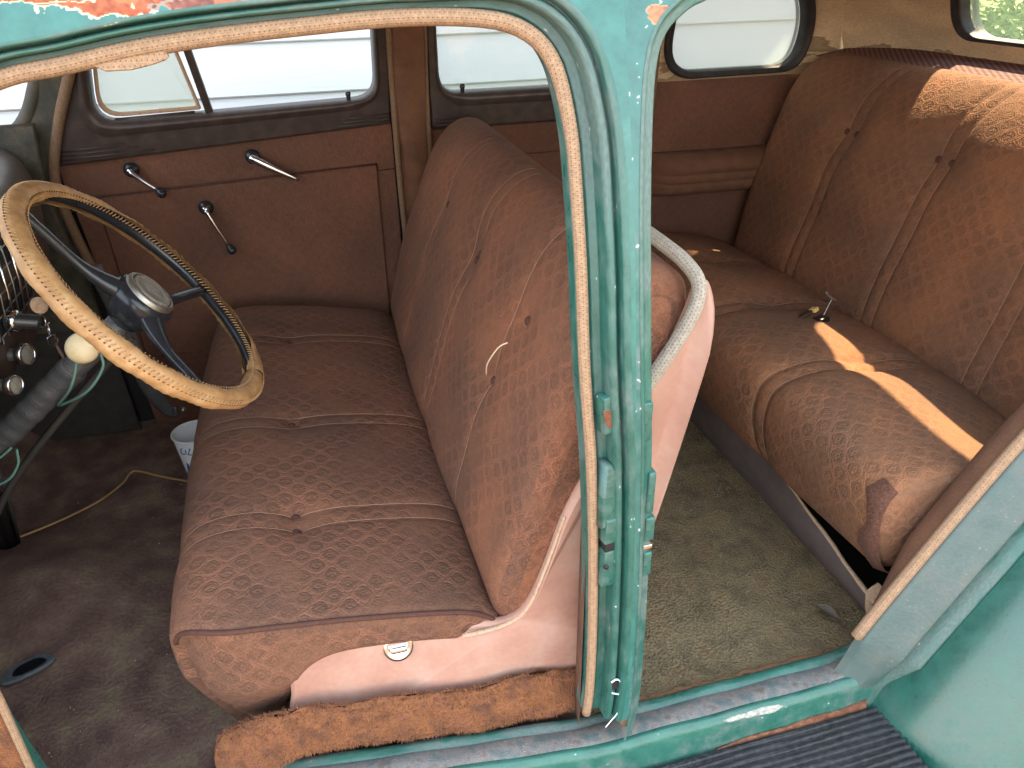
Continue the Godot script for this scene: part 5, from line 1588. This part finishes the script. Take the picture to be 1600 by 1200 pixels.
# ------------------------------------------------------------------ controls
func build_controls() -> void:
	# steering wheel
	var hub := Vector3(-0.4386, 1.0556, -0.540)
	var n := Vector3(0.7840, 0.6207, 0.0)
	var u := Vector3(0.6207, -0.7840, 0.0)
	var v := n.cross(u)
	var R := 0.205
	var sw := part("steering_wheel", car, "black three-spoke steering wheel with a laced tan leather rim cover")
	var at := func(deg: float, r: float, lift: float) -> Vector3:
		var a := deg_to_rad(deg)
		return hub + u * cos(a) * r + v * sin(a) * r + n * lift
	var rim := []
	var cov := []
	for i in 97:
		rim.append(at.call(i * 3.75, R, 0.0))
	put("rim", tube_mesh(rim, 0.0105, 14), M.black_gloss, sw)
	# leather cover: a C section wrapped round the rim, open on the inside at the far part
	var rows := []
	var uvs := []
	for i in 193:
		var deg := i * 360.0 / 192.0
		# v points to -z or +z: openness grows on the far side
		var c: Vector3 = at.call(deg, R, 0.0)
		var rad := (c - hub).normalized()
		var farness := smoothstep(-0.02, 0.12, -(c.z - hub.z))
		var lower := smoothstep(-0.4, 0.5, cos(deg_to_rad(deg)))
		var open := 1.6 * farness * (0.35 + 0.65 * smoothstep(-0.9, -0.2, cos(deg_to_rad(deg))))
		var row := []
		var uv := []
		for k in 21:
			var w := lerpf(-PI + open, PI - open, k / 20.0)
			var rr := 0.0160 + 0.0010 * sin(deg * 0.31) + 0.0007 * sin(deg * 1.7 + k)
			row.append(c + (rad * cos(w) + n * sin(w)) * rr); uv.append(Vector2(deg * 0.0036, k * 0.0045))
		rows.append(row); uvs.append(uv)
	put("leather_cover", sheet(rows, uvs), M.leather, sw, "tan leather rim cover, cracked and laced")
	# lacing: two rows of thongs punched through the cover
	var st := tool_new()
	var sd := tool_new()
	for i in 190:
		var deg := i * 360.0 / 190.0
		var c: Vector3 = at.call(deg, R, 0.0)
		var c2: Vector3 = at.call(deg + 1.3, R, 0.0)
		var rad := (c - hub).normalized()
		for w0 in [0.30, 2.15]:
			var seg := []
			for k in 4:
				var w: float = w0 + 0.42 * k / 3.0
				seg.append(c.lerp(c2, k / 3.0) + (rad * cos(w) + n * sin(w)) * (0.0170 + 0.0006 * sin(k * 1.5)))
			st.append_from(tube_mesh(seg, 0.0009, 5), 0, Transform3D.IDENTITY)
			var hole: Vector3 = seg[0]
			sd.append_from(tube_mesh([hole - n * 0.0004, hole + (c2 - c).normalized() * 0.0022 - n * 0.0004], 0.0010, 5), 0, Transform3D.IDENTITY)
	var la := put("lacing", st.commit(), M.lacing, sw)
	tag(la, "", "", "", "stuff")
	var lb := put("lace_holes", sd.commit(), M.lacing_dark, sw)
	tag(lb, "", "", "", "stuff")
	for deg in [-170.1, -52.7, 64.3]:
		var pts := []
		var rad := []
		for k in 13:
			var t := k / 12.0
			pts.append(at.call(deg, lerpf(0.026, R - 0.004, t), -0.012 + 0.012 * t - 0.016 * sin(t * PI) * (1.0 - t)))
			rad.append(lerpf(0.021, 0.0095, smoothstep(0.0, 0.5, t)) + 0.003 * smoothstep(0.85, 1.0, t))
		put("spoke", tube_mesh(pts, rad, 14, 0.72, n), M.black_gloss, sw)
	var hb := put("hub", lathe_mesh([Vector2(0.0, -0.055), Vector2(0.024, -0.055), Vector2(0.036, -0.040), Vector2(0.046, -0.018), Vector2(0.047, -0.004), Vector2(0.043, 0.004), Vector2(0.036, 0.007), Vector2(0.0, 0.007)], 36), M.black_gloss, sw)
	hb.transform = facing(n, hub)
	var hr := put("horn_ring", lathe_mesh([Vector2(0.040, 0.004), Vector2(0.039, 0.011), Vector2(0.0355, 0.014), Vector2(0.0335, 0.0135), Vector2(0.0325, 0.008)], 40), M.chrome_old, sw)
	hr.transform = facing(n, hub)
	var hn := put("horn_button", lathe_mesh([Vector2(0.0315, 0.006), Vector2(0.0315, 0.013), Vector2(0.029, 0.0155), Vector2(0.0265, 0.0155), Vector2(0.0255, 0.0145), Vector2(0.012, 0.0165), Vector2(0.0, 0.0170)], 36), M.hub_grey, sw)
	hn.transform = facing(n, hub)
	# a tiny raised ship-like emblem on the button
	var em := put("emblem", slab([Vector2(-0.008, -0.003), Vector2(0.008, -0.003), Vector2(0.0095, 0.001), Vector2(0.003, 0.002), Vector2(0.001, 0.009), Vector2(-0.004, 0.007), Vector2(-0.006, 0.001), Vector2(-0.0095, 0.002)], 0.001, func(p, d): return Vector3(p.x, d, p.y)), M.chrome_old, sw)
	em.transform = facing(n, hub + n * 0.0162)

	# column
	var col := part("steering_column", car, "grey taped steering column with green wires")
	var ax := n
	var foot := hub - ax * 0.62
	put("tube", tube_mesh([hub - ax * 0.05, hub - ax * 0.2, hub - ax * 0.4, foot], 0.0185, 20), M.tape, col)
	var wrap := []
	var wr := []
	for i in 61:
		var t := i / 60.0
		wrap.append(hub - ax * lerpf(0.165, 0.33, t)); wr.append(0.0215 + 0.0004 * signf(sin(t * 44.0)) + 0.0005 * sin(t * 23.0))
	put("tape_wrap", tube_mesh(wrap, wr, 20), M.tape, col)
	var sh := hub - ax * 0.09
	var rod := put("shift_rod", tube_mesh(catmull([sh + Vector3(0.01, -0.05, -0.10), sh + Vector3(-0.09, -0.14, -0.10), sh + Vector3(-0.24, -0.29, -0.09), sh + Vector3(-0.34, -0.44, -0.06)], 6), 0.0065, 8), M.grey_trim, col)
	# round cream lamp housing clamped to the column, with clear end caps
	var lamp := part("indicator_lamp", col)
	lamp.position = Vector3.ZERO
	var lp := Vector3(-0.534, 1.004, -0.495)
	var lo := put("housing", lathe_mesh([Vector2(0.0, 0.016), Vector2(0.010, 0.0155), Vector2(0.018, 0.012), Vector2(0.0225, 0.005), Vector2(0.0235, -0.004), Vector2(0.021, -0.013), Vector2(0.012, -0.022), Vector2(0.0, -0.024)], 32), M.cream, lamp)
	lo.transform = facing(Vector3(0.15, 0.35, 0.92), lp)
	for q in [Vector3(0.034, -0.010, 0.0), Vector3(0.046, -0.012, -0.006)]:
		var cc := put("clear_cap", lathe_mesh([Vector2(0, 0.012), Vector2(0.005, 0.011), Vector2(0.0075, 0.006), Vector2(0.0075, -0.008), Vector2(0, -0.010)], 16), M.clear, lamp)
		cc.transform = facing(Vector3(0.5, -0.5, 0.5), lp + q)
	var tp := hub - ax * 0.215 + Vector3(0.006, -0.020, 0.018)
	cord(col, [lp + Vector3(-0.012, -0.018, 0.0), lp + Vector3(-0.020, -0.040, 0.008), lp + Vector3(-0.035, -0.065, 0.006), tp], 0.0021, M.wire_green, "wire")
	cord(col, [lp + Vector3(0.022, -0.012, 0.0), lp + Vector3(0.020, -0.034, 0.006), lp + Vector3(-0.010, -0.068, 0.008), tp + Vector3(0.002, -0.002, 0)], 0.0021, M.wire_green, "wire")
	var tq := hub - ax * 0.315 + Vector3(0.0, -0.022, 0.016)
	cord(col, [tq, tq + Vector3(-0.022, -0.014, 0.004), tq + Vector3(-0.05, -0.020, 0.01), tq + Vector3(-0.12, -0.012, 0.0)], 0.0021, M.wire_green, "wire")
	cord(col, [tq + Vector3(0.006, -0.004, 0), tq + Vector3(0.0, -0.032, 0.006), tq + Vector3(-0.03, -0.056, 0.012), tq + Vector3(-0.11, -0.062, 0.0)], 0.0021, M.wire_green, "wire")
	# hand brake hanger under the dash, and the floor lever at the left edge
	var hbk := part("brake_hanger", car, "dark steel hanger strap under the dashboard")
	put("strap", tube_mesh(catmull([Vector3(-0.62, 0.96, -1.0), Vector3(-0.60, 0.80, -1.02), Vector3(-0.595, 0.66, -1.04), Vector3(-0.57, 0.575, -1.06), Vector3(-0.55, 0.565, -1.06)], 5), 0.017, 10, 0.3, Vector3(0, 0, 1)), M.tape, hbk)
	var bl := put("bolt", lathe_mesh([Vector2(0, 0.006), Vector2(0.006, 0.005), Vector2(0.007, 0.0)], 8), M.chrome_old, hbk)
	bl.transform = facing(Vector3(0.3, 0.4, 1), Vector3(-0.535, 0.572, -1.055))
	var lev := part("floor_lever", car, "dark lever rising from the floor at the left edge")
	put("shaft", tube_mesh([Vector3(-0.905, 0.41, -0.86), Vector3(-0.84, 0.60, -0.74), Vector3(-0.785, 0.77, -0.62)], [0.020, 0.017, 0.014], 12), M.black, lev)
	put("rod", tube_mesh([Vector3(-0.880, 0.42, -0.85), Vector3(-0.815, 0.60, -0.735), Vector3(-0.755, 0.77, -0.61)], 0.0035, 8), M.tape, lev)
	put("tag", rbox(Vector3(0.02, 0.022, 0.012), 0.004), M.cream, lev).position = Vector3(-0.772, 0.77, -0.600)

	# dashboard
	var db := part("dashboard", car, "dark brown dashboard with chrome grille and knobs")
	var dx := func(z: float) -> float: return -0.655 - 0.11 * pow(absf(z + 0.67) / 0.6, 2.2)
	rows = []; uvs = []
	var dsec := [Vector2(-0.30, 0.075), Vector2(-0.20, 0.085), Vector2(-0.10, 0.080), Vector2(-0.04, 0.062), Vector2(-0.012, 0.040), Vector2(0.0, 0.0), Vector2(-0.004, -0.06), Vector2(-0.012, -0.12), Vector2(-0.024, -0.170), Vector2(-0.04, -0.180), Vector2(-0.05, -0.16)]
	dsec = resample(catmull(dsec, 4), 41)
	for i in 61:
		var z := lerpf(-1.27, -0.13, i / 60.0)
		var row := []
		var uv := []
		for k in dsec.size():
			row.append(Vector3(dx.call(z) + dsec[k].x, 1.095 + dsec[k].y, z)); uv.append(Vector2(z, k * 0.01))
		rows.append(row); uvs.append(uv)
	put("panel", sheet(rows, uvs), M.dash, db)
	put("cowl_top", sheet([[Vector3(-0.86, 1.176, -1.275), Vector3(-0.80, 1.184, -0.67), Vector3(-0.86, 1.176, -0.12)], [Vector3(-0.99, 1.165, -1.30), Vector3(-1.02, 1.18, -0.67), Vector3(-0.99, 1.165, -0.09)]], []), M.cowl, db)
	put("cowl_side", slab([Vector2(-0.72, 1.20), Vector2(-0.735, 1.06), Vector2(-0.72, 0.90), Vector2(-0.70, 0.72), Vector2(-0.95, 0.72), Vector2(-0.95, 1.20)], 0.02, func(p, d): return Vector3(p.x, p.y, -1.272 + d), 0.005), M.cowl, db)
	# grille opening with bars
	var gx := func(z: float, y: float) -> Vector3: return Vector3(dx.call(z) + 0.004 - 0.10 * maxf(0.0, 1.095 - y) * 0.9, y, z)
	var gr := part("radio_grille", db)
	put("backing", sheet([[gx.call(-0.74, 1.12), gx.call(-0.56, 1.12)], [gx.call(-0.74, 1.00), gx.call(-0.56, 1.00)]], []), M.dark, gr)
	for k in 7:
		var z := -0.74 + k * 0.03
		put("upright", tube_mesh([gx.call(z, 1.122) + Vector3(0.004, 0, 0), gx.call(z, 1.06) + Vector3(0.006, 0, 0), gx.call(z, 0.998) + Vector3(0.004, 0, 0)], 0.0028 if k % 2 == 0 else 0.0013, 8), M.chrome if k % 2 == 0 else M.chrome_old, gr)
	for k in 5:
		var y := 1.115 - k * 0.028
		put("crossbar", tube_mesh([gx.call(-0.745, y) + Vector3(0.002, 0, 0), gx.call(-0.555, y) + Vector3(0.002, 0, 0)], 0.0012, 6), M.chrome_old, gr)
	# knobs along the lower edge
	for q in [[Vector3(-0.668, 0.962, -0.60), 0.016], [Vector3(-0.655, 0.990, -0.66), 0.011], [Vector3(-0.672, 0.945, -0.53), 0.014]]:
		var kb := part("pull_knob", db)
		var ka := Vector3(0.92, 0.05, 0.38).normalized()
		var s1 := put("stem", lathe_mesh([Vector2(0, 0.05), Vector2(q[1] * 0.65, 0.05), Vector2(q[1] * 0.65, 0.0), Vector2(q[1] * 1.1, -0.004)], 20), M.tape, kb)
		s1.transform = facing(ka, q[0] - ka * 0.03)
		var s2 := put("bezel", lathe_mesh([Vector2(q[1] * 0.8, 0.046), Vector2(q[1] * 1.08, 0.048), Vector2(q[1] * 1.12, 0.056), Vector2(q[1] * 0.98, 0.061), Vector2(q[1] * 0.9, 0.058)], 28), M.chrome, kb)
		s2.transform = facing(ka, q[0] - ka * 0.03)
		var s3 := put("face", lathe_mesh([Vector2(0, 0.060), Vector2(q[1] * 0.5, 0.0595), Vector2(q[1] * 0.9, 0.057)], 24), M.hub_grey, kb)
		s3.transform = facing(ka, q[0] - ka * 0.03)
	var ig := part("ignition_switch", db)
	var ia := Vector3(0.95, -0.05, 0.3).normalized()
	var ib := put("barrel", lathe_mesh([Vector2(0, 0.045), Vector2(0.011, 0.045), Vector2(0.012, 0.0), Vector2(0.018, -0.002)], 20), M.black_gloss, ig)
	ib.transform = facing(ia, Vector3(-0.650, 1.018, -0.60))
	var ic := put("collar", lathe_mesh([Vector2(0.011, 0.012), Vector2(0.0165, 0.010), Vector2(0.017, 0.002), Vector2(0.012, 0.0)], 24), M.chrome, ig)
	ic.transform = facing(ia, Vector3(-0.650, 1.018, -0.60))
	var id := put("brass_disc", lathe_mesh([Vector2(0.0, 0.003), Vector2(0.012, 0.0028), Vector2(0.0135, 0.001), Vector2(0.0135, -0.001), Vector2(0, -0.002)], 24), M.tan_strip, ig)
	id.transform = facing(Vector3(0.75, 0.4, 0.6), Vector3(-0.606, 1.038, -0.60))

# ------------------------------------------------------------------ loose things
func build_loose_things() -> void:
	# keys hanging from the ignition
	var kr := thing("key_ring", "small bunch of keys hanging from the dashboard ignition behind the wheel rim", "keys", Vector3(-0.600, 1.012, -0.588))
	var loop := []
	for i in 25: loop.append(Vector3(0.004 * sin(i * 0.3), -0.010 + 0.010 * cos(TAU * i / 24.0), 0.010 * sin(TAU * i / 24.0)))
	put("ring", tube_mesh(loop, 0.0011, 6), M.chrome, kr)
	for k in 2:
		var o := put("key", slab([Vector2(-0.008, 0.0), Vector2(-0.006, 0.012), Vector2(0.006, 0.012), Vector2(0.008, 0.0), Vector2(0.0028, -0.006), Vector2(0.0028, -0.030), Vector2(-0.001, -0.034), Vector2(-0.0028, -0.030), Vector2(-0.0028, -0.006)], 0.002, func(p, d): return Vector3(p.x, p.y, d), 0.0005), M.chrome if k == 0 else M.black_gloss, kr)
		o.position = Vector3(0.002 + k * 0.003, -0.030, 0.004 - k * 0.006)
		o.rotation_degrees = Vector3(6, 35 + k * 50, 12 - k * 16)
	# paper cup on the floor
	var cup := thing("paper_cup", "white paper cup with blue lettering on the floor beside the front seat", "cup", Vector3(-0.505, 0.405, -0.955))
	put("wall", lathe_mesh([Vector2(0.0, 0.004), Vector2(0.029, 0.004), Vector2(0.0295, 0.0), Vector2(0.031, 0.0), Vector2(0.047, 0.160), Vector2(0.0455, 0.160), Vector2(0.0285, 0.006), Vector2(0.0, 0.006)], 44), plain(Color(0.86, 0.87, 0.86), 0.5), cup)
	var rl := []
	for i in 49: rl.append(Vector3(cos(TAU * i / 48.0) * 0.0475, 0.161, sin(TAU * i / 48.0) * 0.0475))
	put("rolled_rim", tube_mesh(rl, 0.0024, 8), plain(Color(0.9, 0.9, 0.89), 0.45), cup)
	var blue := plain(Color(0.10, 0.25, 0.55), 0.5)
	put("blue_band", lathe_mesh([Vector2(0.0322, 0.006), Vector2(0.0378, 0.060), Vector2(0.0382, 0.062)], 44), blue, cup)
	put("blue_line", lathe_mesh([Vector2(0.0390, 0.067), Vector2(0.0393, 0.070)], 44), blue, cup)
	var font := SystemFont.new()
	font.font_names = PackedStringArray(["Droid Sans"])
	for q in [["li", 0.046, 0.080, -0.0], ["OZ", 0.018, 0.124, -0.0]]:
		var tm := TextMesh.new()
		tm.text = q[0]
		tm.font = font
		tm.font_size = 32
		tm.pixel_size = q[1] / 26.0
		tm.depth = 0.0008
		var o := put("lettering", tm, blue, cup)
		var rr: float = lerpf(0.031, 0.047, (q[2] + 0.010) / 0.16) + 0.0008
		var aa := Vector3(-0.42, 0, 0.91).normalized()
		o.position = aa * rr + Vector3(0, q[2] + 0.012, 0)
		o.rotation = Vector3(-0.10, atan2(aa.x, aa.z), 0)
	# yellow cord trailing over the floor
	var yc := thing("floor_cord", "thin tan cord trailing across the dark front floor", "cord", Vector3(-0.70, 0.42, -0.95))
	var off := Vector3(0.70, -0.42, 0.95)
	var pts := [Vector3(-0.98, 0.435, -0.80), Vector3(-0.915, 0.435, -0.835), Vector3(-0.86, 0.432, -0.86), Vector3(-0.79, 0.428, -0.905), Vector3(-0.735, 0.424, -0.955), Vector3(-0.700, 0.422, -1.01), Vector3(-0.687, 0.424, -1.045), Vector3(-0.668, 0.424, -1.05), Vector3(-0.60, 0.422, -1.005), Vector3(-0.50, 0.42, -0.95)]
	var pp := []
	for p in pts: pp.append(p + off)
	put("cord", tube_mesh(catmull(pp, 6), 0.0026, 7), plain(Color(0.70, 0.55, 0.36), 0.8), yc)
	# loose pale straw caught on a button of the front backrest
	var sw := thing("loose_straw", "short pale bristle of stuffing poking from the front backrest", "straw", Vector3(0.045, 0.935, -0.362))
	put("straw", tube_mesh(catmull([Vector3(0, 0, 0), Vector3(-0.002, 0.030, 0.020), Vector3(0.010, 0.064, 0.040), Vector3(0.022, 0.076, 0.050)], 5), 0.0012, 7), plain(Color(0.84, 0.76, 0.64), 0.7), sw)
	# seat belt buckle lying on the rear cushion
	var bk := thing("broken_clip", "dark broken buckle with a metal prong lying on the rear cushion", "buckle", Vector3(0.80, 0.806, -0.62))
	var b1 := put("strap_end", slab([Vector2(-0.052, -0.010), Vector2(-0.045, -0.015), Vector2(0.0, -0.013), Vector2(0.020, -0.006), Vector2(0.022, 0.008), Vector2(0.0, 0.013), Vector2(-0.040, 0.004)], 0.007, func(p, d): return Vector3(p.x, d, p.y), 0.002), plain(Color(0.23, 0.15, 0.11), 0.6), bk)
	b1.rotation_degrees = Vector3(-30, 12, 14)
	b1.position = Vector3(0.0, 0.012, 0.0)
	var b2 := put("pale_end", rbox(Vector3(0.014, 0.009, 0.016), 0.002), plain(Color(0.78, 0.66, 0.40), 0.7), bk)
	b2.position = Vector3(0.022, 0.024, -0.003); b2.rotation_degrees = Vector3(-20, 20, 12)
	var b3 := put("buckle_body", rbox(Vector3(0.034, 0.016, 0.022), 0.004), M.black, bk)
	b3.position = Vector3(0.034, 0.004, 0.010); b3.rotation_degrees = Vector3(0, 20, 0)
	put("prong", tube_mesh(catmull([Vector3(0.042, 0.008, 0.004), Vector3(0.052, 0.026, 0.0), Vector3(0.062, 0.042, -0.004), Vector3(0.066, 0.044, -0.004)], 4), 0.0012, 6), M.chrome_old, bk)
	put("crosspiece", tube_mesh(catmull([Vector3(0.046, 0.060, -0.006), Vector3(0.052, 0.052, -0.006), Vector3(0.062, 0.045, -0.004), Vector3(0.074, 0.038, -0.002)], 4), 0.0024, 7), M.chrome_old, bk)
	# dry leaf on the rear carpet
	var lf := thing("dry_leaf", "single grey-brown dry leaf on the olive rear carpet near the sill", "leaf", Vector3(0.606, 0.460, -0.160))
	var lr := []
	for i in 9:
		var t := i / 8.0
		var w := 0.010 * sin(t * PI) + 0.0003
		var row := []
		for j in 5:
			var b := j / 2.0 - 1.0
			row.append(Vector3((t - 0.5) * 0.044, 0.004 + 0.006 * b * b + 0.004 * sin(t * 4.0), b * w))
		lr.append(row)
	var lo := put("blade", sheet(lr, []), mottled([Color(0.30, 0.28, 0.24), Color(0.42, 0.38, 0.33)], 0.8, 0.05, 95, 0.02), lf)
	lo.rotation_degrees = Vector3(0, -62, 0)
	put("stalk", tube_mesh([Vector3(0.009, 0.002, 0.018), Vector3(0.014, 0.001, 0.030)], 0.0008, 5), M.bark, lf)
	# pale crumbs scattered over the carpets
	var st := tool_new()
	var g := RandomNumberGenerator.new()
	g.seed = 21
	var crumb := SphereMesh.new()
	crumb.radial_segments = 6; crumb.rings = 3; crumb.radius = 0.5; crumb.height = 1.0
	for k in 120:
		var rear := k > 85
		var p := Vector3(g.randf_range(0.18, 0.66), 0.455, g.randf_range(-0.7, -0.09)) if rear else Vector3(g.randf_range(-0.95, -0.43), 0.412, g.randf_range(-1.0, -0.20))
		var sc := g.randf_range(0.0008, 0.0026) * (0.7 if rear else 1.0)
		st.append_from(crumb, 0, Transform3D(Basis(Vector3(g.randf(), g.randf(), g.randf()).normalized(), g.randf() * TAU) * Basis.from_scale(Vector3(sc * g.randf_range(1, 2.4), sc * 0.7, sc)), p))
	var cr := put("crumbs", st.commit(), plain(Color(0.74, 0.70, 0.64), 0.9), self)
	tag(cr, "pale crumbs and lint scattered over both carpets", "crumbs", "", "stuff")
